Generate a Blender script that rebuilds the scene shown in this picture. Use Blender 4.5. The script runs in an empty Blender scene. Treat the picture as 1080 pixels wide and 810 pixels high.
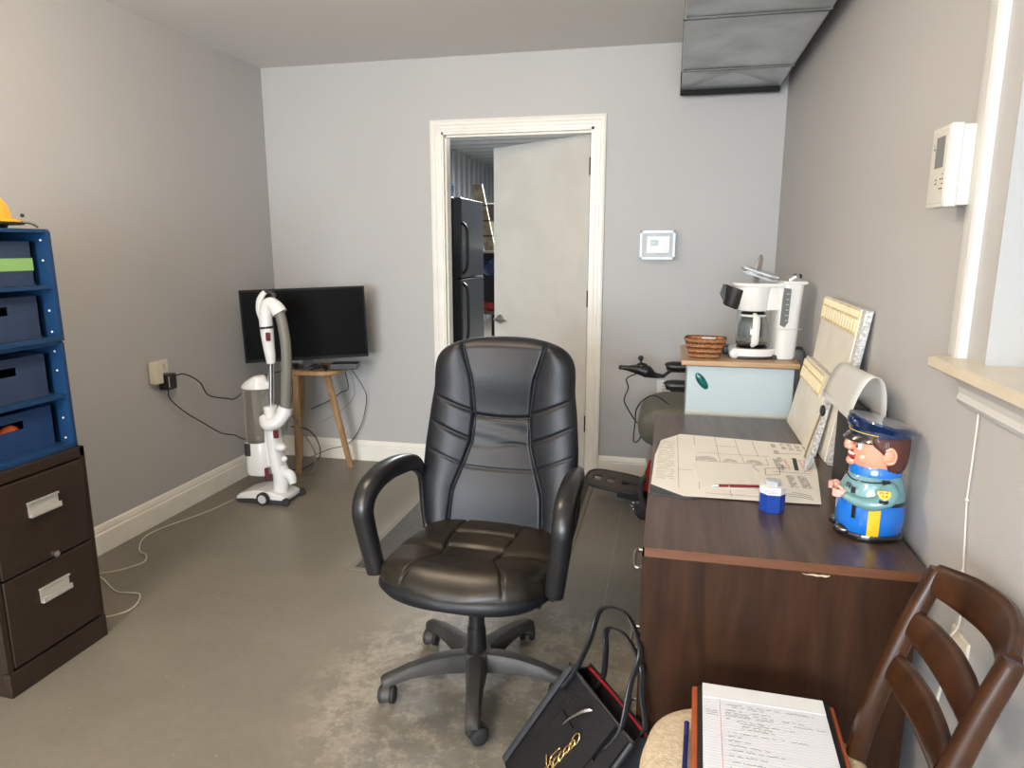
import bpy, bmesh, math, random
from mathutils import Vector, Matrix
random.seed(4)
PI = math.pi
S = bpy.context.scene
C = S.collection

# ------------------------------------------------------------------ camera, world, lights, exposure
cam = bpy.data.cameras.new('camera'); cam.sensor_width = 36; cam.lens = 731.73 / 1080 * 36
cam.clip_start = 0.02
co = bpy.data.objects.new('camera', cam); C.objects.link(co)
_yaw, _pit = -0.2232, 0.1957
_F = Vector((math.sin(_yaw) * math.cos(_pit), math.cos(_yaw) * math.cos(_pit), -math.sin(_pit)))
_R = Vector((math.cos(_yaw), -math.sin(_yaw), 0)); _U = _R.cross(_F)
co.matrix_world = Matrix(((_R.x, _U.x, -_F.x, 0), (_R.y, _U.y, -_F.y, 0), (_R.z, _U.z, -_F.z, 1.3903), (0, 0, 0, 1)))
S.camera = co
S.view_settings.view_transform = 'Standard'; S.view_settings.look = 'None'
S.view_settings.exposure = 0.16; S.view_settings.gamma = 1.0; S.view_settings.use_curve_mapping = False

wd = bpy.data.worlds.new('world'); S.world = wd; wd.use_nodes = True
bg = wd.node_tree.nodes['Background']; bg.inputs[0].default_value = (0.62, 0.78, 1.0, 1); bg.inputs[1].default_value = 0.35

def area(name, loc, target, sx, sy, power, col, spread=PI):
    l = bpy.data.lights.new(name, 'AREA'); l.shape = 'RECTANGLE'; l.size = sx; l.size_y = sy
    l.energy = power; l.color = col; l.spread = spread
    o = bpy.data.objects.new(name, l); C.objects.link(o); o.location = loc
    o.rotation_euler = (Vector(target) - Vector(loc)).to_track_quat('-Z', 'Y').to_euler()
    return o
area('daylight_front_window', (-0.7, -3.62, 1.55), (-0.7, 3, 1.5), 2.6, 1.5, 330, (0.80, 0.90, 1.0))
area('daylight_side_window', (3.0, 0.75, 2.1), (-2.0, 1.4, 1.0), 1.6, 1.2, 24, (1.0, 0.96, 0.90))
def bulb(name, loc, power, col, r=0.12):
    l = bpy.data.lights.new(name, 'POINT'); l.energy = power; l.color = col; l.shadow_soft_size = r
    o = bpy.data.objects.new(name, l); C.objects.link(o); o.location = loc; return o
bulb('ceiling_lamp_light', (-1.15, 1.75, 2.24), 36, (1.0, 0.80, 0.57))
bulb('ceiling_lamp_light', (-1.25, -1.1, 2.15), 90, (1.0, 0.76, 0.50))
area('store_room_light', (-1.5, 8.0, 2.75), (-1.5, 8, 0), 1.2, 1.2, 520, (0.95, 0.97, 1.0))

# ------------------------------------------------------------------ helpers
def mat(name, col, rough=0.5, metal=0.0, var=0.0, scale=20, bump=0.0, bscale=60, spec=None, trans=0.0, alpha=1.0, stretch=None, col2=None, coat=0.0, emit=None):
    m = bpy.data.materials.new(name); m.use_nodes = True
    n = m.node_tree.nodes; l = m.node_tree.links; b = n['Principled BSDF']
    b.inputs['Base Color'].default_value = (*col, 1); b.inputs['Roughness'].default_value = rough
    b.inputs['Metallic'].default_value = metal
    if spec is not None: b.inputs['Specular IOR Level'].default_value = spec
    if trans: b.inputs['Transmission Weight'].default_value = trans
    if coat: b.inputs['Coat Weight'].default_value = coat; b.inputs['Coat Roughness'].default_value = 0.08
    if alpha < 1: b.inputs['Alpha'].default_value = alpha
    if emit: b.inputs['Emission Color'].default_value = (*emit[0], 1); b.inputs['Emission Strength'].default_value = emit[1]
    if var or col2 or bump:
        tc = n.new('ShaderNodeTexCoord'); mp = n.new('ShaderNodeMapping'); l.new(tc.outputs['Object'], mp.inputs[0])
        if stretch: mp.inputs['Scale'].default_value = stretch
    if var or col2:
        no = n.new('ShaderNodeTexNoise'); no.inputs['Scale'].default_value = scale; no.inputs['Detail'].default_value = 6
        l.new(mp.outputs[0], no.inputs['Vector'])
        r = n.new('ShaderNodeValToRGB')
        c2 = col2 or tuple(min(1, c * (1 + var)) for c in col)
        c1 = col if col2 else tuple(c * (1 - var) for c in col)
        r.color_ramp.elements[0].position = 0.35; r.color_ramp.elements[1].position = 0.65
        r.color_ramp.elements[0].color = (*c1, 1); r.color_ramp.elements[1].color = (*c2, 1)
        l.new(no.outputs[0], r.inputs[0]); l.new(r.outputs[0], b.inputs['Base Color'])
    if bump:
        nb = n.new('ShaderNodeTexNoise'); nb.inputs['Scale'].default_value = bscale; nb.inputs['Detail'].default_value = 4
        l.new(mp.outputs[0], nb.inputs['Vector'])
        bp = n.new('ShaderNodeBump'); bp.inputs['Strength'].default_value = bump; bp.inputs['Distance'].default_value = 0.004
        l.new(nb.outputs[0], bp.inputs['Height']); l.new(bp.outputs[0], b.inputs['Normal'])
    return m

def wood(name, c1, c2, rough=0.4, scale=(40, 3, 40), dist=3.0, coat=0.0, rot=(0, 0, 0), spec=.5):
    m = bpy.data.materials.new(name); m.use_nodes = True
    n = m.node_tree.nodes; l = m.node_tree.links; b = n['Principled BSDF']
    tc = n.new('ShaderNodeTexCoord'); mp = n.new('ShaderNodeMapping'); l.new(tc.outputs['Object'], mp.inputs[0])
    mp.inputs['Scale'].default_value = scale; mp.inputs['Rotation'].default_value = rot
    no = n.new('ShaderNodeTexNoise'); no.inputs['Scale'].default_value = 1.0; no.inputs['Detail'].default_value = 7
    no.inputs['Distortion'].default_value = dist * 0.25; no.inputs['Roughness'].default_value = 0.62
    l.new(mp.outputs[0], no.inputs['Vector'])
    r = n.new('ShaderNodeValToRGB'); e = r.color_ramp.elements
    e[0].position = 0.33; e[0].color = (*c1, 1); e[1].position = 0.68; e[1].color = (*c2, 1)
    l.new(no.outputs[0], r.inputs[0]); l.new(r.outputs[0], b.inputs['Base Color'])
    b.inputs['Roughness'].default_value = rough; b.inputs['Specular IOR Level'].default_value = spec
    if coat: b.inputs['Coat Weight'].default_value = coat; b.inputs['Coat Roughness'].default_value = 0.12
    return m

def box(bm, x0, x1, y0, y1, z0, z1, bev=0.0, M=None):
    t = bmesh.new()
    bmesh.ops.create_cube(t, size=1.0)
    for v in t.verts:
        v.co = Vector(((x0 + x1) / 2 + v.co.x * (x1 - x0), (y0 + y1) / 2 + v.co.y * (y1 - y0), (z0 + z1) / 2 + v.co.z * (z1 - z0)))
    if bev: bmesh.ops.bevel(t, geom=t.edges[:], offset=bev, segments=3, affect='EDGES', profile=0.6)
    if M: bmesh.ops.transform(t, matrix=M, verts=t.verts)
    merge(bm, t)
    return bm

def merge(bm, t):
    me = bpy.data.meshes.new('tmp'); t.to_mesh(me); t.free(); bm.from_mesh(me); bpy.data.meshes.remove(me)

def loft(bm, rings, cap=True, closed=True):
    vs = [[bm.verts.new(p) for p in r] for r in rings]
    n = len(vs[0])
    for a, b in zip(vs, vs[1:]):
        for i in range(n if closed else n - 1):
            j = (i + 1) % n
            try: bm.faces.new((a[i], a[j], b[j], b[i]))
            except ValueError: pass
    if cap and closed:
        bm.faces.new(list(reversed(vs[0]))); bm.faces.new(vs[-1])
    return bm

def ell(cx, cy, z, rx, ry, n=40, p=2.0, tx=0.0, ty=0.0):
    out = []
    for i in range(n):
        a = 2 * PI * i / n; c, s = math.cos(a), math.sin(a)
        x = rx * math.copysign(abs(c) ** (2 / p), c); y = ry * math.copysign(abs(s) ** (2 / p), s)
        out.append(Vector((cx + x, cy + y, z + x * tx + y * ty)))
    return out

def lathe(bm, prof, c=(0, 0, 0), n=36, sx=1, sy=1, p=2.0):
    return loft(bm, [ell(c[0], c[1], c[2] + z, max(r, 1e-4) * sx, max(r, 1e-4) * sy, n, p) for r, z in prof])

def smooth_path(pts, k=6):
    P = [Vector(p) for p in pts]
    if len(P) < 3: return P
    out = []
    Q = [2 * P[0] - P[1]] + P + [2 * P[-1] - P[-2]]
    for i in range(1, len(Q) - 2):
        a, b, c, d = Q[i - 1:i + 3]
        for j in range(k):
            t = j / k
            out.append(0.5 * ((2 * b) + (c - a) * t + (2 * a - 5 * b + 4 * c - d) * t * t + (3 * b - a - 3 * c + d) * t ** 3))
    out.append(P[-1]); return out

def tube(bm, pts, r, n=10, k=6, up=None, ry=None, p=2.0, smooth=True):
    """r: radius or list of radii; ry: second radius (along up)"""
    P = smooth_path(pts, k) if smooth else [Vector(q) for q in pts]
    m = len(P); rings = []
    def rr(q, i):
        if isinstance(q, (list, tuple)):
            f = i / (m - 1) * (len(q) - 1); a = int(f); b = min(a + 1, len(q) - 1); return q[a] + (q[b] - q[a]) * (f - a)
        return q
    prev = None
    for i in range(m):
        T = (P[min(i + 1, m - 1)] - P[max(i - 1, 0)])
        T = T.normalized() if T.length > 1e-9 else Vector((0, 0, 1))
        if up is not None:
            u = Vector(up); u = u - T * u.dot(T)
            if u.length < 1e-3: u = prev if prev else T.orthogonal()
        else:
            u = prev - T * prev.dot(T) if prev else T.orthogonal()
        u.normalize(); prev = u; w = T.cross(u)
        ra = rr(r, i); rb = rr(ry, i) if ry is not None else ra
        ring = []
        for j in range(n):
            a = 2 * PI * j / n; c, s = math.cos(a), math.sin(a)
            ring.append(P[i] + w * (ra * math.copysign(abs(c) ** (2 / p), c)) + u * (rb * math.copysign(abs(s) ** (2 / p), s)))
        rings.append(ring)
    return loft(bm, rings)

def cyl(bm, a, b, r, r2=None, n=24):
    return tube(bm, [a, b], [r, r if r2 is None else r2], n=n, smooth=False)

def ball(bm, c, r, sx=1, sy=1, sz=1, n=20, M=None):
    t = bmesh.new(); bmesh.ops.create_uvsphere(t, u_segments=n, v_segments=max(8, n // 2), radius=r)
    for v in t.verts: v.co = Vector((v.co.x * sx, v.co.y * sy, v.co.z * sz))
    if M: bmesh.ops.transform(t, matrix=M, verts=t.verts)
    for v in t.verts: v.co += Vector(c)
    merge(bm, t); return bm

def slab(bm, quad, thick):
    """quad: 4+ world points (planar), thickened along the normal"""
    q = [Vector(p) for p in quad]; nrm = (q[1] - q[0]).cross(q[-1] - q[0]).normalized() * thick
    loft(bm, [q, [p + nrm for p in q]]); return bm

def prism(bm, poly, axis, a, b):
    """poly: 2D outline; axis 'x','y' or 'z' = extrusion axis between a and b"""
    f = {'x': lambda u, v, w: (w, u, v), 'y': lambda u, v, w: (u, w, v), 'z': lambda u, v, w: (u, v, w)}[axis]
    return loft(bm, [[Vector(f(u, v, a)) for u, v in poly], [Vector(f(u, v, b)) for u, v in poly]])

def worldoff(o):
    M = Matrix.Identity(4); ch = []
    while o is not None: ch.append(o); o = o.parent
    for q in reversed(ch): M = M @ Matrix.LocRotScale(q.location, q.rotation_euler, q.scale)
    return M

def obj(name, bm, m, parent=None, smooth=False, world=True, M=None, bevel=0.0, ang=40):
    bmesh.ops.recalc_face_normals(bm, faces=bm.faces[:])
    if M: bmesh.ops.transform(bm, matrix=M, verts=bm.verts)
    if parent is not None and world: bmesh.ops.transform(bm, matrix=worldoff(parent).inverted(), verts=bm.verts)
    me = bpy.data.meshes.new(name); bm.to_mesh(me); bm.free()
    me.materials.append(m)
    o = bpy.data.objects.new(name, me); C.objects.link(o)
    if parent is not None: o.parent = parent
    if smooth:
        for p in me.polygons: p.use_smooth = True
        if ang:
            try: me.set_sharp_from_angle(angle=math.radians(ang))
            except Exception: pass
    if bevel:
        b = o.modifiers.new('bevel', 'BEVEL'); b.width = bevel; b.segments = 3; b.limit_method = 'ANGLE'
    return o

def tag(o, label=None, cat=None, group=None, kind=None):
    if label: o['label'] = label
    if cat: o['category'] = cat
    if group: o['group'] = group
    if kind: o['kind'] = kind
    return o

def thing(name, label, cat, loc, rz=0, group=None):
    o = bpy.data.objects.new(name, None); o.empty_display_size = 0.05; C.objects.link(o)
    o.location = loc; o.rotation_euler = (0, 0, rz)
    return tag(o, label, cat, group)

def solo(name, bm, m, label, cat, loc=None, smooth=False, group=None, **k):
    if loc is not None: bmesh.ops.translate(bm, verts=bm.verts, vec=-Vector(loc))
    o = obj(name, bm, m, None, smooth, **k)
    if loc is not None: o.location = loc
    return tag(o, label, cat, group)

def struct(name, bm, m, parent=None, smooth=False, **k):
    o = obj(name, bm, m, parent, smooth, **k)
    if parent is None: o['kind'] = 'structure'
    return o

def B(): return bmesh.new()

def text_bm(s, size, M, depth=0.0004, font_align='CENTER'):
    cu = bpy.data.curves.new('txt', 'FONT'); cu.body = s; cu.size = size; cu.extrude = depth; cu.align_x = font_align; cu.align_y = 'CENTER'
    o = bpy.data.objects.new('txt', cu); C.objects.link(o)
    dg = bpy.context.evaluated_depsgraph_get(); dg.update()
    me = bpy.data.meshes.new_from_object(o.evaluated_get(dg))
    bm = bmesh.new(); bm.from_mesh(me); bmesh.ops.transform(bm, matrix=M, verts=bm.verts)
    bpy.data.objects.remove(o); bpy.data.curves.remove(cu); bpy.data.meshes.remove(me)
    return bm

def frame(o, x, y, z=None):
    X = Vector(x).normalized(); Y = Vector(y); Y = (Y - X * Y.dot(X)).normalized(); Z = X.cross(Y); o = Vector(o)
    return Matrix(((X.x, Y.x, Z.x, o.x), (X.y, Y.y, Z.y, o.y), (X.z, Y.z, Z.z, o.z), (0, 0, 0, 1)))

def strokes(bm, M, segs, w, t=0.0004, z=0.0002):
    """thin flat marks: list of polylines in local 2D"""
    for s in segs:
        for a, b in zip(s, s[1:]):
            a = Vector((*a, 0)); b = Vector((*b, 0)); d = b - a
            if d.length < 1e-6: continue
            nn = Vector((-d.y, d.x, 0)).normalized() * w / 2
            q = [a - nn, b - nn, b + nn, a + nn]
            loft(bm, [[M @ (p + Vector((0, 0, z))) for p in q], [M @ (p + Vector((0, 0, z + t))) for p in q]])
    return bm

def scribble(x0, x1, y, h, rnd, gap=0.25):
    segs = []; x = x0; cur = []
    while x < x1:
        if rnd.random() < gap * 0.35 and len(cur) > 3:
            segs.append(cur); cur = []; x += h * 0.9
        cur.append((x, y + rnd.uniform(-h / 2, h / 2))); x += h * rnd.uniform(0.28, 0.5)
    if len(cur) > 1: segs.append(cur)
    return segs

# ------------------------------------------------------------------ materials
def wall_mat():
    m = mat('wall_paint', (0.47, 0.465, 0.46), 0.55, var=0.02, scale=1.3, bump=0.12, bscale=260)
    return m
WALL = wall_mat()
CEIL = mat('ceiling_paint', (0.76, 0.745, 0.725), 0.7, bump=0.08, bscale=200)
TRIM = mat('trim_paint', (0.86, 0.83, 0.76), 0.35, var=0.03, scale=8)
TRIMW = mat('window_trim_paint', (0.60, 0.595, 0.57), 0.35)
DOORP = mat('door_paint', (0.66, 0.64, 0.59), 0.45, var=0.04, scale=5)
BLACKP = mat('black_plastic', (0.012, 0.012, 0.013), 0.38)
BLACKR = mat('black_rubber', (0.02, 0.02, 0.02), 0.7)
DARKG = mat('dark_grey_plastic', (0.035, 0.035, 0.036), 0.55)
CHROME = mat('chrome', (0.75, 0.75, 0.76), 0.18, 1.0)
NICKEL = mat('satin_nickel', (0.50, 0.47, 0.42), 0.3, 1.0)
WHITEP = mat('white_plastic', (0.78, 0.77, 0.74), 0.28)
CREAMP = mat('cream_plastic', (0.74, 0.68, 0.55), 0.35)

def floor_mat():
    m = bpy.data.materials.new('painted_concrete'); m.use_nodes = True
    n = m.node_tree.nodes; l = m.node_tree.links; b = n['Principled BSDF']
    tc = n.new('ShaderNodeTexCoord')
    def noise(sc, det=8, rough=0.6):
        q = n.new('ShaderNodeTexNoise'); q.inputs['Scale'].default_value = sc; q.inputs['Detail'].default_value = det
        q.inputs['Roughness'].default_value = rough; l.new(tc.outputs['Object'], q.inputs['Vector']); return q.outputs[0]
    def ramp(v, p0, p1, c0=(0, 0, 0), c1=(1, 1, 1)):
        r = n.new('ShaderNodeValToRGB'); r.color_ramp.elements[0].position = p0; r.color_ramp.elements[1].position = p1
        r.color_ramp.elements[0].color = (*c0, 1); r.color_ramp.elements[1].color = (*c1, 1); l.new(v, r.inputs[0]); return r.outputs[0]
    def mix(f, a, bb):
        x = n.new('ShaderNodeMix'); x.data_type = 'RGBA'; l.new(f, x.inputs[0])
        for s, q in ((6, a), (7, bb)):
            if isinstance(q, tuple): x.inputs[s].default_value = (*q, 1)
            else: l.new(q, x.inputs[s])
        return x.outputs[2]
    def mul(a, bb):
        x = n.new('ShaderNodeMath'); x.operation = 'MULTIPLY'; l.new(a, x.inputs[0]); l.new(bb, x.inputs[1]); return x.outputs[0]
    def spot(cx, cy, r0, r1, sy=1.0):
        mp = n.new('ShaderNodeMapping'); mp.inputs['Location'].default_value = (-cx, -cy * sy, 0); mp.inputs['Scale'].default_value = (1, sy, 0)
        l.new(tc.outputs['Object'], mp.inputs[0])
        ln = n.new('ShaderNodeVectorMath'); ln.operation = 'LENGTH'; l.new(mp.outputs[0], ln.inputs[0])
        return ramp_map(ln.outputs[1], r0, r1)
    def ramp_map(v, a, bb):
        x = n.new('ShaderNodeMapRange'); l.new(v, x.inputs[0]); x.inputs[1].default_value = a; x.inputs[2].default_value = bb
        x.inputs[3].default_value = 1; x.inputs[4].default_value = 0; return x.outputs[0]
    base = mix(ramp(noise(1.6), 0.35, 0.7), (0.185, 0.166, 0.134), (0.240, 0.214, 0.172))
    fine = mix(ramp(noise(30, 5), 0.3, 0.7), (0.80, 0.80, 0.80), (1.0, 1.0, 1.0))
    mm = n.new('ShaderNodeMix'); mm.data_type = 'RGBA'; mm.blend_type = 'MULTIPLY'; mm.inputs[0].default_value = 0.5
    l.new(base, mm.inputs[6]); l.new(fine, mm.inputs[7]); base = mm.outputs[2]
    # worn ring of bare concrete around the chair, with flaked edges
    flake = ramp(noise(9, 12, 0.78), 0.47, 0.52)
    near = spot(-0.48, 1.90, 0.30, 0.66)
    worn = mul(flake, ramp(near, 0.0, 0.45))
    base = mix(worn, base, mix(ramp(noise(45, 6), 0.4, 0.6), (0.27, 0.24, 0.19), (0.34, 0.305, 0.245)))
    bare = mul(ramp(noise(14, 12, 0.8), 0.42, 0.55), spot(-0.62, 1.62, 0.16, 0.30))
    base = mix(bare, base, (0.165, 0.155, 0.135))
    far = mul(ramp(noise(26, 12, 0.8), 0.62, 0.66), spot(-1.2, 1.9, 0.3, 1.3))
    base = mix(far, base, (0.36, 0.33, 0.28))
    l.new(base, b.inputs['Base Color'])
    b.inputs['Roughness'].default_value = 0.42
    bp = n.new('ShaderNodeBump'); bp.inputs['Strength'].default_value = 0.25; bp.inputs['Distance'].default_value = 0.004
    l.new(noise(22, 8), bp.inputs['Height']); l.new(bp.outputs[0], b.inputs['Normal'])
    return m
FLOOR = floor_mat()

# ------------------------------------------------------------------ room shell
XL, XR, D, H = -2.515, 0.556, 4.10, 2.463
DX0, DX1, DZ = -1.357, -0.456, 2.052          # door opening
bm = B(); box(bm, XL - 0.12, XR + 0.2, -3.72, D + 0.12, -0.1, 0)
# cut control joint as a groove strip later
struct('floor', bm, FLOOR)
struct('ceiling', box(B(), XL - 0.12, XR + 0.2, -3.72, D + 0.12, H, H + 0.1), CEIL)
struct('wall_left', box(B(), XL - 0.12, XL, -3.72, D + 0.12, 0, H), WALL)
bm = B(); box(bm, XL, DX0, D, D + 0.12, 0, H); box(bm, DX1, XR, D, D + 0.12, 0, H); box(bm, DX0, DX1, D, D + 0.12, DZ, H)
struct('wall_back', bm, WALL)
WY0, WY1, WZ0, WZ1 = -0.15, 1.385, 1.181, 2.28   # window opening in the right wall
bm = B(); box(bm, XR, XR + 0.2, WY1, D + 0.12, 0, H); box(bm, XR, XR + 0.2, -3.72, WY0, 0, H)
box(bm, XR, XR + 0.2, WY0, WY1, 0, WZ0 - 0.02); box(bm, XR, XR + 0.2, WY0, WY1, WZ1, H)
struct('wall_right', bm, WALL)
bm = B(); FX0, FX1, FZ0, FZ1 = -1.9, 0.4, 0.85, 2.2
box(bm, XL, FX0, -3.72, -3.6, 0, H); box(bm, FX1, XR, -3.72, -3.6, 0, H)
box(bm, FX0, FX1, -3.72, -3.6, 0, FZ0); box(bm, FX0, FX1, -3.72, -3.6, FZ1, H)
struct('wall_front', bm, WALL)
# front window behind the camera
GLASS = mat('window_glass', (0.9, 0.95, 0.97), 0.02, trans=1.0, alpha=0.25)
w1 = bpy.data.objects.new('window_2', None); C.objects.link(w1); w1.location = ((FX0 + FX1) / 2, -3.6, FZ0); w1['kind'] = 'structure'
bm = B()
for a, b in ((FX0, FX0 + 0.06), (FX1 - 0.06, FX1), (-0.78, -0.72)): box(bm, a, b, -3.68, -3.63, FZ0, FZ1)
box(bm, FX0, FX1, -3.68, -3.63, FZ0, FZ0 + 0.06); box(bm, FX0, FX1, -3.68, -3.63, FZ1 - 0.06, FZ1)
obj('window_frame', bm, TRIMW, w1)

# base boards
def base_profile(t=0.016, h=0.135):
    return [(0, 0), (t, 0), (t, h * 0.70), (t * 0.62, h * 0.74), (t * 0.75, h * 0.80), (t * 0.45, h * 0.95), (t * 0.2, h), (0, h)]
def baseboard_y(name, x, s, y0, y1):
    struct(name, prism(B(), [(x + s * u, v) for u, v in base_profile()], 'y', y0, y1), TRIM)
def baseboard_x(name, x0, x1, y):
    bm = prism(B(), [(y - u, v) for u, v in base_profile()], 'x', x0, x1); return struct(name, bm, TRIM)
baseboard_y('baseboard_left', XL, 1, -3.6, D)
baseboard_y('baseboard_right', XR, -1, -3.6, D)
baseboard_x('baseboard_back', XL, -1.424, D)
baseboard_x('baseboard_back', -0.388, XR, D)

# door: casing (profiled), jambs, leaf
dr = bpy.data.objects.new('door_1', None); C.objects.link(dr); dr.location = (-0.9, D, 0); dr['kind'] = 'structure'
bm = B()
def casing(bm, pts_out, pts_in, yf, t):
    pass
CP = [(0, 0), (0, 0.016), (0.008, 0.019), (0.014, 0.016), (0.028, 0.017), (0.033, 0.013), (0.048, 0.0135), (0.054, 0.011), (0.066, 0.010), (0.068, 0)]
def casing_loop(outer, face):     # outer: list of (u,v) corners of an open loop; face(u,v,d) -> 3D ; profile from the outer edge inwards
    rings = []
    n = len(outer)
    for i in range(n):
        p = Vector(outer[i])
        d0 = (Vector(outer[i]) - Vector(outer[i - 1])).normalized() if i > 0 else None
        d1 = (Vector(outer[i + 1]) - Vector(outer[i])).normalized() if i < n - 1 else None
        def inn(d): return Vector((d.y, -d.x))
        if d0 is None: off = inn(d1)
        elif d1 is None: off = inn(d0)
        else: off = inn(d0) + inn(d1)
        rings.append([Vector(face(*(p + off * w), h)) for w, h in CP])
    return loft(B(), rings)
bm = casing_loop([(-1.424, 0), (-1.424, DZ + 0.064), (-0.388, DZ + 0.064), (-0.388, 0)], lambda u, v, h: (u, D - h, v))
obj('door_casing', bm, TRIM, dr)
bm = B(); box(bm, DX0 - 0.001, DX0 + 0.010, D - 0.004, D + 0.13, 0, DZ); box(bm, DX1 - 0.016, DX1 + 0.001, D - 0.004, D + 0.13, 0, DZ); box(bm, DX0, DX1, D - 0.004, D + 0.13, DZ - 0.016, DZ)
box(bm, DX0 + 0.010, DX0 + 0.018, D + 0.03, D + 0.07, 0, DZ - 0.016); box(bm, DX0, DX1, D + 0.03, D + 0.07, DZ - 0.028, DZ - 0.016)
obj('door_jamb', bm, TRIM, dr)
hx, hy = DX1 - 0.034, D + 0.115
dirv = Vector((-1.183 - hx, 4.676 - hy, 0)).normalized(); nv = Vector((dirv.y, -dirv.x, 0))
if nv.y > 0: nv = -nv
MD = Matrix(((dirv.x, nv.x, 0, hx), (dirv.y, nv.y, 0, hy), (0, 0, 1, 0), (0, 0, 0, 1)))
leaf = obj('door_leaf', box(B(), 0.004, 0.838, -0.04, 0.0, 0.012, 2.03, 0.002, M=MD), DOORP, dr)
bm = B()
for z in (0.25, 1.03, 1.80): box(bm, -0.010, 0.0035, -0.040, 0.004, z, z + 0.10, 0.001, M=MD); cyl(bm, MD @ Vector((-0.008, 0.006, z)), MD @ Vector((-0.008, 0.006, z + 0.10)), 0.006)
obj('hinge', bm, mat('old_bronze', (0.05, 0.04, 0.03), 0.4, 0.8), dr, True)
bm = B()
c = MD @ Vector((0.775, 0, 0.90))
tube(bm, [c, c + nv * 0.012], [0.032, 0.030], 24, smooth=False); tube(bm, [c + nv * 0.01, c + nv * 0.045], [0.012, 0.011], 16, smooth=False)
e = c + nv * 0.048
tube(bm, [e + dirv * 0.012, e - dirv * 0.03, e - dirv * 0.075 - Vector((0, 0, 0.004)), e - dirv * 0.10 - Vector((0, 0, 0.002))], [0.010, 0.011, 0.009, 0.007], 14)
obj('door_handle', bm, NICKEL, leaf, True)
bm = B(); cb = MD @ Vector((0.775, -0.04, 0.90))
tube(bm, [cb, cb - nv * 0.012], [0.032, 0.030], 24, smooth=False); tube(bm, [cb - nv * 0.01, cb - nv * 0.045], [0.012, 0.011], 16, smooth=False)
e = cb - nv * 0.048; tube(bm, [e + dirv * 0.012, e - dirv * 0.05, e - dirv * 0.10], [0.010, 0.010, 0.007], 14)
tube(bm, [MD @ Vector((0.838, -0.02, 0.90)), MD @ Vector((0.846, -0.02, 0.90))], 0.010, 12, smooth=False)
obj('door_handle', bm, NICKEL, leaf, True)
obj('threshold', prism(B(), [(D - 0.03, 0), (D + 0.0, 0.014), (D + 0.11, 0.014), (D + 0.15, 0)], 'x', DX0 + 0.02, DX1 - 0.02), mat('threshold_metal', (0.35, 0.29, 0.2), 0.4, 0.7), dr)

# window in the right wall: casing, sill, apron
wn = bpy.data.objects.new('window_1', None); C.objects.link(wn); wn.location = (XR, 0.6, WZ0); wn['kind'] = 'structure'
bm = casing_loop([(1.466, WZ0), (1.466, WZ1 + 0.078), (WY0 - 0.08, WZ1 + 0.078), (WY0 - 0.08, WZ0)], lambda u, v, h: (XR - h, u, v))
obj('window_casing', bm, TRIMW, wn)
bm = B(); box(bm, XR - 0.002, XR + 0.2, WY1 - 0.004, WY1 + 0.002, WZ0, WZ1); box(bm, XR - 0.002, XR + 0.2, WY0 - 0.002, WY0 + 0.004, WZ0, WZ1); box(bm, XR - 0.002, XR + 0.2, WY0, WY1, WZ1 - 0.004, WZ1 + 0.002)
obj('window_jamb', bm, mat('jamb_paint', (0.44, 0.435, 0.42), 0.5), wn)
bm = prism(B(), [(XR + 0.199, WZ0 - 0.022), (XR + 0.199, WZ0), (XR - 0.052, WZ0), (XR - 0.058, WZ0 - 0.004), (XR - 0.058, WZ0 - 0.018), (XR - 0.054, WZ0 - 0.022)], 'y', WY0 - 0.11, 1.49)
SILL = mat('sill_paint', (0.66, 0.58, 0.45), 0.3, var=0.05, scale=10)
obj('window_sill', bm, SILL, wn)
bm = prism(B(), [(XR, WZ0 - 0.085), (XR - 0.012, WZ0 - 0.083), (XR - 0.018, WZ0 - 0.073), (XR - 0.014, WZ0 - 0.062), (XR - 0.016, WZ0 - 0.05), (XR - 0.030, WZ0 - 0.024), (XR - 0.030, WZ0 - 0.022), (XR, WZ0 - 0.022)], 'y', WY0 - 0.08, 1.445)
obj('window_apron', bm, TRIMW, wn)
bm = B()
for a, b in ((WY0, WY0 + 0.045), (WY1 - 0.05, WY1 - 0.005), (0.59, 0.64)): box(bm, XR + 0.14, XR + 0.18, a, b, WZ0, WZ1)
box(bm, XR + 0.14, XR + 0.18, WY0, WY1, WZ0, WZ0 + 0.05); box(bm, XR + 0.14, XR + 0.18, WY0, WY1, WZ1 - 0.05, WZ1)
obj('window_frame', bm, TRIMW, wn)

# ---- store room beyond the door
CORR = mat('corrugated_steel', (0.40, 0.42, 0.44), 0.4, 0.3)
def corr(n, step, x0, amp):
    out = []
    for i in range(n):
        y = i * step
        out += [(y, 0), (y + step * 0.55, 0), (y + step * 0.65, amp), (y + step * 0.9, amp)]
    return out
pr = corr(36, 0.30, 0, 0.03)
bm = B(); pl = [(-3.5 - v + 0.03, 4.22 + u) for u, v in pr] ; pl2 = pl + [(-3.6, pl[-1][1]), (-3.6, pl[0][1])]
struct('wall_storeroom_left', prism(bm, pl2, 'z', 0, 2.9), CORR)
bm = B(); pl = [(4.22 + u, 2.9 - v + 0.03) for u, v in corr(27, 0.4, 0, 0.04)]; pl2 = pl + [(pl[-1][0], 3.05), (pl[0][0], 3.05)]
struct('ceiling_storeroom', prism(bm, pl2, 'x', -3.6, 1.6), CORR)
struct('wall_storeroom_back', box(B(), -3.6, 1.6, 14.9, 15.0, 0, 3.0), CORR)
struct('wall_storeroom_right', box(B(), 1.5, 1.6, 4.22, 15, 0, 3.0), CORR)
struct('floor_storeroom', box(B(), -3.6, 1.6, 4.22, 15, -0.1, 0), FLOOR)
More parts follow.
